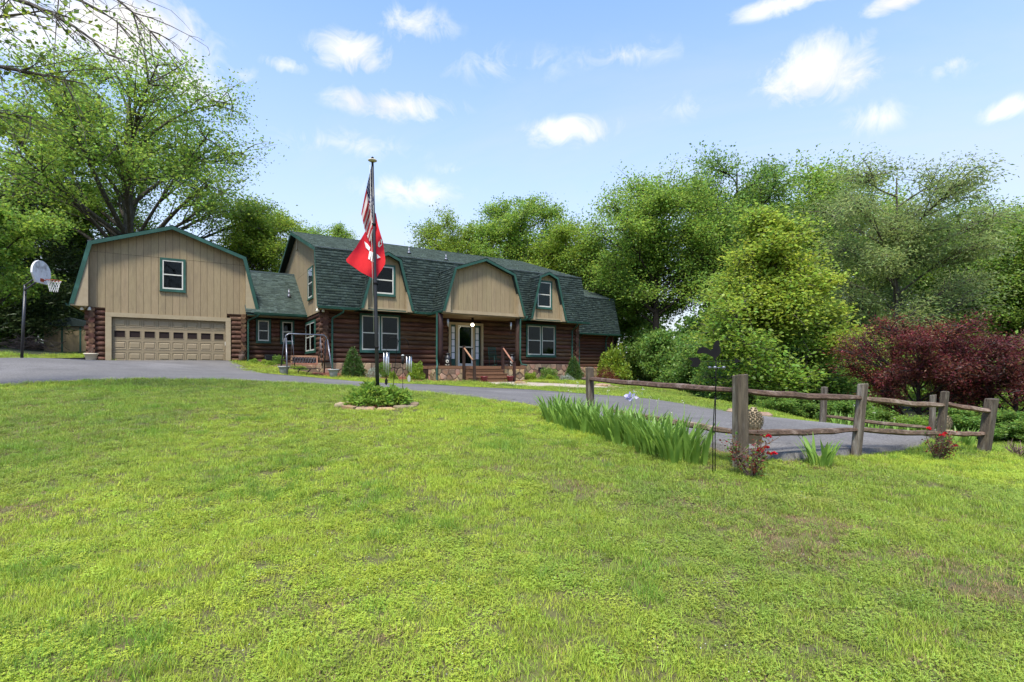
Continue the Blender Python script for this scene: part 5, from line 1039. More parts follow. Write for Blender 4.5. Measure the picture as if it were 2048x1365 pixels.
# ------------------------------------------------------------------ shepherd hook with chimes
HX, HYY = gx(785.5, 11.55); HZ = h1(HX, HYY); hk = empty('shepherd_hook', (HX, HYY, HZ), 'thin black double shepherd hook in the flagpole bed', 'plant hook')
W = lambda px, py, yd=11.55: tuple(at(px, py, yd)-np.array([HX, HYY, HZ]))
m = MB(); m.tube([(0, 0, -.1), W(788, 750), W(793, 705), W(796, 682)], .008, 6); part(m, 'stake', M['blackmat'], hk)
m = MB(); m.tube([W(796, 684), W(795, 678), W(790, 674.5), W(783, 675), W(777, 679), W(774, 686)], .007, 6); part(m, 'hook_arm', M['blackmat'], hk)
m = MB(); m.tube([W(796, 684), W(799, 679), W(805, 676.5), W(811, 678), W(816, 685), W(818, 693)], .007, 6); part(m, 'hook_arm', M['blackmat'], hk)
def chime(top, disc_z, tubes, sail_z, label, group, disc_r=.07, tr=.011, smat=None):
    r_ = empty('wind_chime', top, label, 'wind chime', group)
    m = MB(); m.tube([(0, 0, 0), (0, 0, disc_z)], .0035, 5); part(m, 'cord', M['blackmat'], r_)
    m = MB(); m.lathe([(disc_r, disc_z-.02), (disc_r*1.05, disc_z-.008), (disc_r, disc_z)], 16); part(m, 'disc', M['blackmat'], r_)
    for i, l in enumerate(tubes):
        a = 2*math.pi*i/len(tubes)+.5; x, y = disc_r*.75*math.cos(a), disc_r*.75*math.sin(a); m = MB(); m.tube([(x, y, disc_z-.03), (x, y, disc_z-.03-l)], tr, 8); part(m, 'tube', M['alu'], r_)
    m = MB(); m.tube([(0, 0, disc_z), (0, 0, sail_z)], .003, 4); part(m, 'clapper_cord', M['blackmat'], r_)
    m = MB(); m.prism([(0, sail_z+.08), (.035, sail_z+.02), (.03, sail_z-.05), (0, sail_z-.09), (-.03, sail_z-.05), (-.035, sail_z+.02)], (-.004, .004)); part(m, 'sail', smat or M['blackmat'], r_)
sc_ = 11.55/F
chime(tuple(at(772.5, 688, 11.55)), -(702-688)*sc_, [.5, .44, .4, .47], -(763-688)*sc_, 'longer silver tubed wind chime with a black sail hanging in the flagpole bed', 'wind chimes')
chime(tuple(at(818, 694, 11.55)), -(710-694)*sc_, [.36, .33, .3, .35], -(757-694)*sc_, 'shorter wind chime with a pale teardrop sail hanging in the flagpole bed', 'wind chimes', smat=M['planter'])
lp_ = gx(805.5, 12.2); lz = h1(*lp_); ln_ = empty('garden_lantern', (*lp_, lz), 'small dark lantern on a thin stake behind the shorter wind chime', 'lantern'); zt = (HY-710)/F*12.2-lz
m = MB(); m.tube([(0, 0, -.1), (0, 0, zt-.2)], .006, 5); part(m, 'stake', M['blackmat'], ln_)
m = MB(); m.lathe([(.03, zt-.22), (.032, zt-.03)], 10); part(m, 'lantern_body', M['dark'], ln_); m = MB(); m.lathe([(.04, zt-.03), (.035, zt-.01), (.01, zt+.01)], 10); part(m, 'cap', M['planter'], ln_)
for (u_, n_, lb, tl) in ((pu(896, 25.6), 25.6, 'small wind chime hanging at the left end of the porch', [.42, .38, .34, .4]), (pu(1022, 25.5), 25.5, 'small bamboo coloured wind chime hanging at the right end of the porch', [.3, .42, .36, .4])):
    chime((*hw(u_, n_), 3.0), -.22, tl, -.85, lb, 'porch wind chimes', .05, .014)
# ------------------------------------------------------------------ split rail fence
def ground_at(px, yd): x, y = gx(px, yd); return np.array([x, y, h1(x, y)])
def fence(name, posts, rails, label, mat_post):
    base = ground_at(*posts[0][:2]); root = empty(name, tuple(base), label, 'fence'); q = random.Random(3); info = []
    for (px, yd, tpx, tpy, w_, rz) in posts:
        b = ground_at(px, yd); t = at(tpx, tpy, yd); m = MB(); n = 4; rings = 5; vs = []
        for i in range(rings):
            f = i/(rings-1); c = b+(t-b)*f-base; c[2] -= .25*(1-f)
            for (sx, sy) in ((-1, -1), (1, -1), (1, 1), (-1, 1)):
                x, y = sx*w_/2*(1+q.uniform(-.05, .05)), sy*w_/2*.8*(1+q.uniform(-.05, .05)); vs.append((c[0]+x*math.cos(rz)-y*math.sin(rz), c[1]+x*math.sin(rz)+y*math.cos(rz), c[2]+(q.uniform(-.012, .012) if i == rings-1 else 0)))
        m.add(vs, [(i*n+j, i*n+(j+1) % n, (i+1)*n+(j+1) % n, (i+1)*n+j) for i in range(rings-1) for j in range(n)]+[tuple((rings-1)*n+j for j in range(n))]); me_o = m.build('post', mat_post, root)
        bv = me_o.modifiers.new('b', 'BEVEL'); bv.width = .012; bv.segments = 1; bv.limit_method = 'ANGLE'
    for (p0, y0, d0, p1, y1, d1, h) in rails:
        A_, B_ = at(p0, y0, d0)-base, at(p1, y1, d1)-base; m = MB(); k = 9; vs = []; dv = (B_-A_); dv /= np.linalg.norm(dv); s = np.cross(dv, (0, 0, 1)); s /= np.linalg.norm(s)
        for i in range(k):
            f = i/(k-1); c = A_+(B_-A_)*f; c[2] += -.02*math.sin(math.pi*f)+q.uniform(-.008, .008); e = .62 if i in (0, k-1) else (.85 if i in (1, k-2) else 1.)
            for (sx, sz) in ((-.55, -.42), (.1, -.5), (.6, -.2), (.45, .35), (-.1, .5), (-.6, .2)):
                j = 1+q.uniform(-.08, .08); vs.append(tuple(c+s*sx*h*.95*e*j+np.array([0, 0, sz*h*e*j])))
        m.add(vs, [(i*6+j, i*6+(j+1) % 6, (i+1)*6+(j+1) % 6, (i+1)*6+j) for i in range(k-1) for j in range(6)]+[tuple(range(6)), tuple((k-1)*6+j for j in range(6))]); m.build('rail', M['weathered'], root)
    return root
fence('split_rail_fence', [(1182, 10.4, 1179, 735, .135, .5), (1482, 6.4, 1480, 750, .155, .35), (1708, 7.6, 1726, 768, .125, .5), (1874, 8.8, 1890, 783, .125, .6), (1962, 9.3, 1984, 797, .18, .4)],
      [(1166, 757, 10.7, 1476, 781, 6.42, .088), (1228, 822, 9.4, 1478, 865, 6.38, .088), (1484, 782, 6.45, 1726, 797, 7.6, .088), (1482, 865, 6.42, 1716, 859, 7.6, .085), (1722, 797, 7.62, 1890, 811, 8.8, .088), (1714, 859, 7.62, 1884, 866, 8.8, .085), (1884, 806, 8.8, 1986, 822, 9.3, .088), (1880, 865, 8.8, 1972, 867, 9.3, .085)], 'weathered split rail fence with leaning square posts on the near side of the drive', M['postwood'])
fence('far_rail_fence', [(1644, 11.6, 1649, 774, .12, .4), (1862, 12.6, 1866, 790, .12, .4)], [(1648, 832, 11.6, 1864, 856, 12.6, .085)], 'single rail weathered fence on the far side of the drive', M['postwood'])
# ------------------------------------------------------------------ rooster weather vane
VX, VY = gx(1428, 6.15); VZ = h1(VX, VY); wv = empty('rooster_weathervane', (VX, VY, VZ), 'black metal rooster weathervane on a two legged stake before the fence', 'weathervane')
W = lambda px, py, yd=6.15: tuple(at(px, py, yd)-np.array([VX, VY, VZ]))
for dx in (-2.5, 2.5): m = MB(); m.tube([(dx*6.15/F, 0, -.15), W(1428+dx*.9, 862), W(1430+dx*.5, 812), W(1431, 790)], .0055, 6); part(m, 'leg', M['blackmat'], wv)
m = MB(); m.tube([W(1431, 795), W(1432, 722)], .0065, 8); part(m, 'stem', M['blackmat'], wv)
m = MB(); m.tube([W(1401, 724), W(1470, 722)], .004, 6); part(m, 'arrow_shaft', M['blackmat'], wv)
flat = lambda a, b, c: W(a, c, 6.15+b)
m = MB(); m.prism([(1376, 716), (1395, 715), (1401, 721), (1401, 727), (1395, 735), (1380, 733), (1386, 725)], (-.003, .003), flat); part(m, 'arrow_tail', M['blackmat'], wv)
m = MB(); m.prism([(1468, 716), (1484, 722.5), (1468, 728), (1471, 722)], (-.003, .003), flat); part(m, 'arrow_head', M['blackmat'], wv)
rooster = [(394, 203), (398, 196), (406, 193.5), (414, 196), (421, 201), (425, 198), (427, 190), (430, 184), (431, 182.5), (434, 181), (438, 182), (439.5, 185), (438.5, 187), (442, 188.5), (438.5, 190), (439, 193), (441.5, 199), (441, 206), (438, 211), (434, 214.5), (432, 218), (431, 221), (427, 221), (428, 216), (421, 212), (414, 208), (406, 206.5), (399, 208), (395, 208)]
m = MB(); m.prism([(1000+a, 500+b) for a, b in rooster], (-.004, .004), flat); part(m, 'rooster', M['blackmat'], wv)
for a in (0, 2.1, 4.2):
    c = np.array(W(1432, 736)); m = MB(); e = c+np.array([math.cos(a)*.09, math.sin(a)*.09, 0]); m.tube([tuple(c), tuple(e)], .003, 5); m.lathe([(.004, -.02), (.017, -.012), (.022, .004), (.016, .018)], 10, tuple(e)); part(m, 'wind_cup', M['steel'], wv)
for (dx, dy, ch) in ((-.11, 0, 'W'), (.11, 0, 'E'), (0, -.11, 'S'), (0, .11, 'N')):
    c = np.array(W(1432, 755)); m = MB(); m.tube([tuple(c), tuple(c+np.array([dx, dy, 0]))], .003, 5); ar = part(m, 'compass_arm', M['blackmat'], wv)
    cu = bpy.data.curves.new('letter', 'FONT'); cu.body = ch; cu.size = .055; cu.extrude = .002; cu.align_x = 'CENTER'; tmp = bpy.data.objects.new('tmp_letter', cu); C.objects.link(tmp); dg = bpy.context.evaluated_depsgraph_get(); me = bpy.data.meshes.new_from_object(tmp.evaluated_get(dg)); bpy.data.objects.remove(tmp); me.materials.append(M['blackmat'])
    lo = bpy.data.objects.new('letter', me); lo.location = tuple(c+np.array([dx*1.25, dy*1.25, -.02])); lo.rotation_euler = (R(90), 0, 0); link(lo, ar)
# ------------------------------------------------------------------ irises
def iris_blade(seed):
    rng = np.random.default_rng(seed); k = 7; l = 1.; bend = rng.uniform(.1, .42); Vs = []
    for i in range(k):
        t = i/(k-1); ww = .062*(1-t**2.2)*(.75+.5*t*(1-t)*2)+.0012; x = bend*t**2.2; z = t*(1-.25*bend*t*t); Vs += [(x, -ww/2, z), (x-.004, 0, z), (x, ww/2, z)]
    return npmesh('leaf', Vs, [(3*i+j, 3*i+j+1, 3*i+4+j, 3*i+3+j) for i in range(k-1) for j in (0, 1)], M['iris'], True)
BL = [iris_blade(i) for i in range(8)]
def iris(px, yd, n, h, label, group, spread=.24, seed=0, stalks=0):
    p = ground_at(px, yd); r_ = empty('iris_plant', tuple(p), label, 'iris', group); rng = np.random.default_rng(seed)
    for i in range(n):
        o = bpy.data.objects.new('leaf', BL[rng.integers(8)]); a = rng.uniform(0, 6.28); rr = spread*math.sqrt(rng.random()); o.location = (math.cos(a)*rr, math.sin(a)*rr, -.02); s = h*rng.uniform(.62, 1.12); o.scale = (s, s*rng.uniform(.8, 1.15)/max(.3, h), s); o.rotation_euler = (rng.normal(0, .12), rng.uniform(0, .34)*rr/spread+.03, a+rng.normal(0, .7)); link(o, r_)
    for i in range(stalks):
        a = rng.uniform(0, 6.28); rr = spread*.8; b = np.array([math.cos(a)*rr, math.sin(a)*rr, 0]); e = b+np.array([rng.normal(0, .06), rng.normal(0, .06), h*rng.uniform(1.05, 1.4)]); m = MB(); m.tube([tuple(b), tuple((b+e)/2+rng.normal(0, .01, 3)), tuple(e)], .0035, 5); st = m.build('flower_stalk', M['iris'], r_)
        V, Fc = leaves_np(rng, np.repeat(e[None], 6, 0)+rng.normal(0, .012, (6, 3)), .026, .3, .5); link(bpy.data.objects.new('faded_bloom', npmesh('faded_bloom', V, Fc, M['petal_white'])), st)
IR = 'irises along the fence'
for i in range(12):
    t = i/11; px = 1112+(1370-1112)*(t**1.15); yd = 10.5-(10.5-6.75)*(t**.72); iris(px, yd, 66, .58*(1+.05*math.sin(i*2.)), ('iris clump ending the long row beside the rooster weathervane' if i == 11 else 'iris clump starting the long row before the thin fence post by the drive' if i == 0 else 'sword leaved iris clump inside the long row before the fence'), IR, .33, 100+i, 1 if i % 3 else 2)
iris(1640, 6.75, 30, .44, 'lone short iris clump before the fence between two posts', None, .13, 200)
for i, (px, yd) in enumerate(((1690, 12.3), (1730, 12.6), (1770, 12.8), (1812, 13))): iris(px, yd, 22, .52, 'iris clump along the far fence across the drive', 'irises along the far fence', .3, 300+i, 1)
for i, (px, yd) in enumerate(((1915, 10.0), (1935, 10.3))): iris(px, yd, 22, .42, 'iris clump between the last two fence posts', 'irises by the fence end', .2, 400+i)
o_ = ground_at(1262, 8.5); fl_ = at(1262, 794, 8.5)
m = MB(); m.tube([(0, 0, 0), tuple((fl_-o_)*.5+np.array([.01, 0, 0])), tuple(fl_-o_)], .004, 5); lf = m.build('iris_flower', M['iris'], None, label='single pale lilac iris flower standing above the row of leaves', category='flower'); lf.location = tuple(o_)
V, Fc = leaves_np(np.random.default_rng(3), np.repeat((fl_-o_)[None], 26, 0)+np.random.default_rng(3).normal(0, .014, (26, 3)), .07, .2, .75); link(bpy.data.objects.new('bloom', npmesh('bloom', V, Fc, M['petal_lilac'])), lf)
# ------------------------------------------------------------------ roses
def rose(px, yd, h, w_, blooms, label, seed, leafy=1.):
    p = ground_at(px, yd); r_ = empty('rose_bush', tuple(p), label, 'rose bush'); rng = np.random.default_rng(seed); paths = []; tips = []
    for i in range(15):
        a = rng.uniform(0, 6.28); e = np.array([math.cos(a)*w_*rng.uniform(.3, 1), math.sin(a)*w_*rng.uniform(.3, 1), h*rng.uniform(.45, 1.)]); b = rng.normal(0, .025, 3); b[2] = -.02; c = bez(b, e*np.array([.55, .55, .35]), e, 7); paths.append((c, np.linspace(.013, .004, 7))); tips.append(c)
        for j in range(3): k = rng.integers(2, 6); s0 = c[k]; g2 = s0+np.array([rng.normal(0, .08), rng.normal(0, .08), rng.uniform(.04, .16)]); paths.append((bez(s0, (s0+g2)/2, g2, 4), np.linspace(.006, .003, 4)))
    V, Fc = tubes_np(paths, 5); link(bpy.data.objects.new('canes', npmesh('canes', V, Fc, M['twig'])), r_)
    if leafy:
        pts = np.concatenate([c[3:][rng.integers(0, 4, 42)]+rng.normal(0, .045, (42, 3)) for c in tips]); k = rng.random(len(pts)) < .62
        for sel, mat, nm in ((k, M['bronze'], 'young_leaves'), (~k, M['leaf_deep'], 'leaves')):
            V, Fc = leaves_np(rng, pts[sel][:int(420*leafy)], .035, .3, .6); link(bpy.data.objects.new(nm, npmesh(nm, V, Fc, mat)), r_, kind='stuff')
    for (bx, by) in blooms:
        c = at(bx, by, yd-.08)-p; n = 34; d = rng.normal(size=(n, 3)); d /= np.linalg.norm(d, axis=1, keepdims=True); d[:, 2] = np.abs(d[:, 2])*.8; V, Fc = leaves_np(rng, c+d*.010, .030, .5, .95, 0., out=d*1.5); link(bpy.data.objects.new('bloom', npmesh('bloom', V, Fc, M['petal_red'])), r_)
rose(1500, 6.05, .46, .24, [(1538, 874), (1521, 900), (1532, 896), (1538, 909), (1547, 908), (1519, 903)], 'twiggy rose bush with five red blooms at the foot of the thick fence post', 5)
rose(1876, 8.3, .46, .24, [(1890, 869), (1899, 885), (1912, 893), (1857, 858), (1884, 872)], 'bronze leaved rose bush with red blooms before the fence', 6, 1.2)
rose(2040, 9.3, .22, .26, [], 'low bare twiggy bush on the grass beyond the fence end', 7, 0)
# ------------------------------------------------------------------ pine cone ornaments
def pinecone(px, yd, top, label):
    p = ground_at(px, yd); p[2] += .04; h = (HY-top)/F*yd-p[2]; r_ = empty('pinecone_ornament', tuple(p), label, 'garden ornament', 'stone pine cones flanking the drive'); r0_ = .125
    m = MB(); m.lathe([(.12, -.1), (.12, h*.32), (.15, h*.34), (.15, h*.4), (.08, h*.43)], 16); part(m, 'pedestal', M['cone'], r_)
    m = MB(); m.lathe([(.06, h*.42), (r0_*.85, h*.5), (r0_*.9, h*.66), (r0_*.6, h*.88), (.02, h*.985)], 14); part(m, 'core', M['cone'], r_)
    Vs, Fs = [], []; nr2 = 11
    for i in range(nr2):
        f = (i+.5)/nr2; z = h*(.44+.54*f); rr = r0_*math.sin(math.pi*(.22+.76*f))**.8; k = max(5, int(15*rr/r0_))
        for j in range(k):
            a = 2*math.pi*(j+.5*(i % 2))/k; o = len(Vs); w2 = math.pi*rr/k; ca, sa = math.cos(a), math.sin(a); hh = h*.055
            for (q, zz, rad) in ((-1, 0, .0), (1, 0, .0), (.75, .9, .022), (-.75, .9, .022), (0, 1.35, .012)): Vs.append((ca*(rr+rad)-sa*q*w2, sa*(rr+rad)+ca*q*w2, z+zz*hh-hh*.5))
            Fs += [(o, o+1, o+2), (o, o+2, o+3), (o+3, o+2, o+4)]
    link(bpy.data.objects.new('scales', npmesh('scales', Vs, Fs, M['cone'])), r_, kind='stuff')
pinecone(1506, 7.6, 814, 'stone pine cone ornament behind the thick fence post'); pinecone(1887, 10.4, 826, 'stone pine cone ornament behind the leaning fence post')
# ------------------------------------------------------------------ basketball hoop
BX, BYd = gx(43, 20.5); BZ = h1(BX, BYd); bh = empty('basketball_hoop', (BX, BYd, BZ), 'basketball hoop with worn white fan backboard on a black pole by the drive', 'basketball hoop')
W = lambda px, py, yd=20.5: tuple(at(px, py, yd)-np.array([BX, BYd, BZ]))
m = MB(); m.tube([(0, 0, -.2), W(50, 583)], .05, 12); m.tube([W(50, 592), W(50, 570)], .045, 12); part(m, 'pole', M['black'], bh)
for dz in (0, 9): m = MB(); m.tube([W(49.5, 572+dz), W(76, 553+dz, 20.1)], .03, 8); part(m, 'arm', M['black'], bh)
bc = np.array(W(82, 545, 19.9)); fx_ = Vector((.97, .24, 0)).normalized(); rx_ = Vector((-.24, .97, 0)).normalized()
prof = [(math.cos(a)*.56, math.sin(a)*.46-.02) for a in np.linspace(0, math.pi, 13)]+[(-.56, -.1), (-.34, -.42), (.34, -.42), (.56, -.1)]
mp = lambda a, b, c: tuple(Vector(bc)+Vector((-.42, -.86, 0)).cross(Vector((0, 0, 1))).normalized()*0+Vector((rx_.x, rx_.y, 0))*a+fx_*b+Vector((0, 0, c)))
m = MB(); m.prism(prof, (-.03, .03), mp); part(m, 'backboard', M['board'], bh)
rc_ = Vector(mp(0, .03+.15+.23, -.30)); m = MB(); m.tube([tuple(rc_+fx_*.23*math.cos(a)+rx_*.23*math.sin(a)) for a in np.linspace(0, 2*math.pi, 21)], .011, 6, cap=False); m.tube([mp(-.06, .03, -.3), mp(-.05, .2, -.3)], .01, 5); m.tube([mp(.06, .03, -.3), mp(.05, .2, -.3)], .01, 5); part(m, 'rim', M['rim'], bh)
m = MB(); m.prism([(-.1, -.36), (.1, -.36), (.1, -.24), (-.1, -.24)], (.03, .045), mp); part(m, 'bracket', M['rim'], bh)
m = MB()
for i in range(12):
    for sgn in (-1, 1):
        pts = []
        for k in range(6): t = k/5; a = 2*math.pi*i/12+sgn*t*1.1; r_ = .225-.11*t**.7; pts.append(tuple(rc_+fx_*r_*math.cos(a)+rx_*r_*math.sin(a)+Vector((0, 0, -.42*t))))
        m.tube(pts, .0065, 4, cap=False)
part(m, 'net', M['net'], bh)
# ------------------------------------------------------------------ swing
SWP = at(613, 752, 24.6); SWP[2] = h1(SWP[0], SWP[1]); sw = empty('garden_swing', tuple(SWP), 'two seat garden swing hanging in a grey A-frame beside the log corner', 'swing', rz=R(38))
hw_, Hs = 1.02, 1.9
def legpts(x, s): return [(x*1.0, s*.62, 0), (x*.92, s*.12, Hs*.9)]
for x in (-hw_, hw_):
    for s_ in (-1, 1): m = MB(); m.tube(legpts(x, s_), .034, 8); part(m, 'leg', M['steel'] if s_ < 0 else M['black'], sw)
    m = MB(); m.tube([(x*.97, -.38, .72), (x*.97, .38, .72)], .02, 6); part(m, 'brace', M['black'], sw)
m = MB(); m.tube([(-hw_*.93, 0, Hs*.86), (-hw_*.9, 0, Hs*.96), (-hw_*.78, 0, Hs*1.01), (0, 0, Hs*1.01), (hw_*.78, 0, Hs*1.01), (hw_*.9, 0, Hs*.96), (hw_*.93, 0, Hs*.86)], .034, 8); part(m, 'top_bar', M['steel'], sw)
for x in (-.62, .62):
    for s_ in (-1, 1): m = MB(); m.tube([(x*1.05, 0, Hs*.98), (x, s_*.26, .66 if s_ < 0 else .8)], .012, 6); part(m, 'hanger', M['steel'], sw)
    m = MB(); m.tube([(x, -.3, .45), (x, -.3, .68), (x, .25, .7)], .022, 6); part(m, 'armrest', M['blackmat'], sw)
for i in range(6): m = MB(); m.box((-.62, -.28+i*.09, .43), (.62, -.205+i*.09, .455)); part(m, 'seat_slat', M['benchwood'], sw)
for (z0, z1) in ((.50, .58), (.86, .94)): m = MB(); m.box((-.62, .25+z0*.08, z0), (.62, .28+z0*.08, z1)); part(m, 'back_slat', M['benchwood'], sw)
for x in (-.62, .55): m = MB(); m.box((x, .3, .58), (x+.07, .33, .86)); part(m, 'back_stile', M['benchwood'], sw)
m = MB()
for i in range(9):
    x = -.5+i*.125; m.tube([(x+.05*math.cos(a), .315, .72+.12*math.sin(a)) for a in np.linspace(0, 6.28, 11)], .014, 5, cap=False)
part(m, 'cast_back_panel', M['steel'], sw)
m = MB(); m.box((-.55, -.2, .3), (.55, .2, .33)); m.tube([(.25, .2, .3), (.05, .35, .02)], .025, 6); m.tube([(-.25, .2, .3), (-.35, .35, .02)], .025, 6); part(m, 'under_frame', M['black'], sw)
# ------------------------------------------------------------------ pots, cans, chair and other small things
def pot(name, pos, prof, mat, label, cat, group=None, twigs=0, soil=True):
    r_ = empty(name, pos, label, cat, group); m = MB(); m.lathe(prof, 18); part(m, 'pot', mat, r_); z = prof[-1][1]
    m = MB(); m.lathe([(prof[-1][0]*.86, z-.03), (prof[-1][0]*.84, z+.004)], 14); part(m, 'soil', M['soil'], r_)
    if twigs:
        rng = np.random.default_rng(twigs); ps = []
        for i in range(twigs): a = rng.uniform(0, 6.28); e = np.array([math.cos(a)*.28*rng.random(), math.sin(a)*.28*rng.random(), z+rng.uniform(.12, .34)]); b = np.array([e[0]*.2, e[1]*.2, z-.02]); ps.append((bez(b, (b+e)/2+rng.normal(0, .03, 3), e, 4), np.linspace(.006, .003, 4)))
        V, Fc = tubes_np(ps, 4); link(bpy.data.objects.new('dead_stems', npmesh('dead_stems', V, Fc, M['twig'])), r_)
    return r_
urn = [(.13, 0), (.16, .03), (.19, .2), (.225, .30), (.27, .33), (.27, .37), (.22, .375)]
p = at(568, 750, 24.2); p[2] = h1(p[0], p[1])+.0; pot('urn_planter', tuple(p), urn, M['planter'], 'pale grey urn planter at the left leg of the swing', 'planter', 'grey urn planters')
p = np.array(hspot(pu(667, 25.3), 25.3, .03)); pot('urn_planter', tuple(p), urn, M['planter'], 'pale grey urn planter beside the green downspout and swing', 'planter', 'grey urn planters')
x, y = hw(pu(182, 31.5), 31.5); pot('flower_pot', (x, y, h1(x, y)+.05), [(.17, 0), (.2, .03), (.25, .26), (.29, .27), (.29, .32), (.25, .325)], M['cream'], 'cream pot of dead stems at the left corner of the garage', 'planter', None, 26)
x, y = hw(2.45, 31.6); pot('wire_basket', (x, y, h1(x, y)+.05), [(.09, 0), (.13, .05), (.17, .3), (.18, .34), (.15, .345)], M['twig'], 'rusty basket of dead twigs at the right corner of the garage', 'planter', None, 30)
for (u_, lb) in ((12.98, 'dark red pot on the lowest porch step by the left rail'), (14.55, 'dark red pot on the lowest porch step by the right rail')):
    x, y = hw(u_, 23.75); pot('red_pot', (x, y, h1(x, y)+.02), [(.11, 0), (.14, .02), (.18, .24), (.2, .25), (.2, .29), (.16, .295)], M['redpot'], lb, 'planter', 'red pots by the steps')
def milk_can(u_, n_, lb):
    x, y = hw(u_, n_); r_ = empty('milk_can', (x, y, PZ+.002), lb, 'milk can', 'milk cans on the porch')
    m = MB(); m.lathe([(.17, 0), (.185, .02), (.185, .4), (.17, .47), (.10, .55), (.10, .62)], 18); part(m, 'body', M['black'], r_); m = MB(); m.lathe([(.12, .62), (.135, .64), (.135, .67), (.05, .69)], 18); part(m, 'lid', M['black'], r_)
    for s_ in (-1, 1): m = MB(); m.tube([(s_*.12, 0, .53), (s_*.19, 0, .55), (s_*.19, 0, .47), (s_*.165, 0, .45)], .012, 6); part(m, 'handle', M['black'], r_)
    a0 = -math.pi/2-.05; Vs = []; k = 10
    for (zc_, hh_, ww_) in ((.25, .085, .5), (.06, .03, .7)):
        m = MB(); vs = [(.19*math.cos(a0+ww_*math.cos(t)*.9), .19*math.sin(a0+ww_*math.cos(t)*.9), zc_+hh_*math.sin(t)) for t in np.linspace(0, 2*math.pi, 14)[:-1]]; m.add(vs, [tuple(range(13))]); part(m, 'painted_mark', M['white'], r_)
milk_can(pu(896, 25.6), 25.62, 'black milk can with a white painted mark left of the front door'); milk_can(pu(1024, 25.75), 25.75, 'black milk can beside the right porch post')
x, y = hw(pu(991, 26.5), 26.5); rc2 = empty('rocking_chair', (x, y, PZ+.002), 'dark green slatted rocking chair on the porch', 'chair', rz=TH+.15)
for sx in (-.27, .27):
    m = MB(); m.tube([(sx, -.4, .07), (sx, -.15, .02), (sx, .15, .02), (sx, .45, .09)], .018, 6); part(m, 'rocker', M['green'], rc2)
    m = MB(); m.tube([(sx, -.24, .03), (sx, -.24, .62)], .02, 8); part(m, 'leg', M['green'], rc2)
    m = MB(); m.tube([(sx, .22, .03), (sx, .26, .5), (sx, .36, 1.12)], .02, 8); part(m, 'back_post', M['green'], rc2)
    m = MB(); m.box((sx-.04, -.3, .62), (sx+.04, .28, .645)); part(m, 'armrest', M['green'], rc2)
m = MB(); m.box((-.27, -.26, .40), (.27, .24, .43)); part(m, 'seat', M['green'], rc2)
for z in (.52, .98, 1.06): m = MB(); yy = .26+(z-.5)*.16; m.box((-.27, yy-.01, z), (.27, yy+.012, z+.05)); part(m, 'back_rail', M['green'], rc2)
for i in range(7): m = MB(); xx = -.21+i*.07; m.tube([(xx, .27, .56), (xx, .335, .99)], .012, 5); part(m, 'back_slat', M['green'], rc2)
x, y = hw(3.9, 31.9); m = MB(); m.box((-.3, -.2, 0), (.3, .2, .42)); m.box((-.32, -.22, .42), (.32, .22, .45)); bxo = m.build('utility_box', M['black'], None, label='black utility box on the ground against the link wall', category='box'); bxo.location = (x, y, h1(x, y)); bxo.rotation_euler = (0, 0, TH)
for i in range(4): m = MB(); m.box((-.26, -.215, .08+i*.08), (.26, -.2005, .12+i*.08)); m.build('louvre', M['blackmat'], bxo)
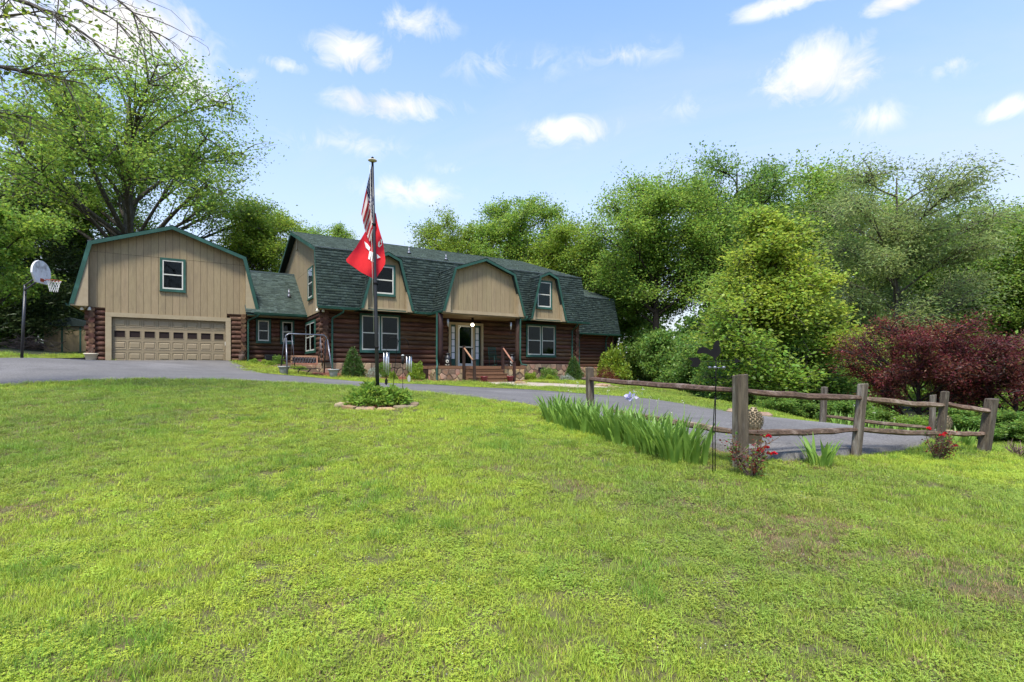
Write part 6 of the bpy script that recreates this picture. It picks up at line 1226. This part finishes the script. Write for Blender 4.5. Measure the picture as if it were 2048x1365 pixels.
# shed and brush pile at the left
SX, SY = gx(140, 36); SZ = h1(SX, SY); sh = empty('shed', (SX, SY, SZ), 'small tan shed with dark green trim under the cedars', 'shed', rz=.25)
for i in range(12): m = MB(); m.box((-1.5+i*.25+.004, -.02, -.2), (-1.25+i*.25-.004, .0, 1.75)); part(m, 'wall_board', M['siding'], sh)
m = MB(); m.box((-1.5, .001, -.2), (1.5, 2.2, 1.74)); part(m, 'wall', M['siding'], sh)
m = MB(); m.prism([(-1.7, 1.75), (1.7, 1.75), (1.7, 1.85), (0, 2.35), (-1.7, 1.85)], (-.15, 2.4)); part(m, 'roof', M['deck'], sh)
for x in (-.45, .62): m = MB(); m.box((x-.05, -.05, -.1), (x+.05, -.021, 1.7)); part(m, 'door_trim', M['green'], sh)
BPX, BPY = gx(52, 31); bp = empty('brush_pile', (BPX, BPY, h1(BPX, BPY)), 'heap of grey cut branches at the edge of the lawn', 'brush pile'); rng = np.random.default_rng(12); ps = []
for i in range(170):
    c = np.array([rng.normal(0, .7), rng.normal(0, .4), abs(rng.normal(.28, .22))]); d = rng.normal(0, 1, 3); d[2] *= .35; d /= np.linalg.norm(d); l = rng.uniform(.4, 1.2); ps.append((bez(c-d*l/2, c+rng.normal(0, .08, 3), c+d*l/2, 4), np.linspace(.022, .006, 4)))
V, Fc = tubes_np(ps, 4); link(bpy.data.objects.new('branches', npmesh('branches', V, Fc, M['twig'])), bp, kind='stuff')
# edging rocks
q = random.Random(21)
for i, (px, yd) in enumerate([(1196, 25.6), (1204, 25.2), (1213, 25), (1222, 24.6), (1230, 24.3), (1036, 26), (1046, 26.2), (1525, 12.6), (1470, 13.2)]):
    p = ground_at(px, yd); m = MB(); k = 7; s = q.uniform(.14, .26); vs = []
    for (f, z) in ((1., -.05), (.95, .06*s/.2), (.55, .11*s/.2)): vs += [(s*f*math.cos(2*math.pi*j/k)*q.uniform(.8, 1.2), s*f*.8*math.sin(2*math.pi*j/k)*q.uniform(.8, 1.2), z) for j in range(k)]
    m.add(vs, [(r_*k+j, r_*k+(j+1) % k, (r_+1)*k+(j+1) % k, (r_+1)*k+j) for r_ in (0, 1) for j in range(k)]+[tuple(range(2*k, 3*k))]); o = m.build('edging_rock', M['rock'], None, category='rock', group='edging rocks', label='rough rock edging the bed around the small red maple' if i < 5 else ('rough rock beside the foot of the porch steps' if i < 7 else 'dark rock on the far edge of the drive')); o.location = tuple(p)
x, y = hw(-4.6, 31.6); m = MB(); m.tube([(.9, .2, .16), (.3, 0, .085), (-.6, -.1, .07), (-1.8, -.3, .05)], .06, 8); o = m.build('drain_pipe', M['blackmat'], None, label='grey corrugated drain pipe lying beside the garage corner', category='pipe'); o.location = (x, y, h1(x, y)); o.rotation_euler = (0, 0, .3)
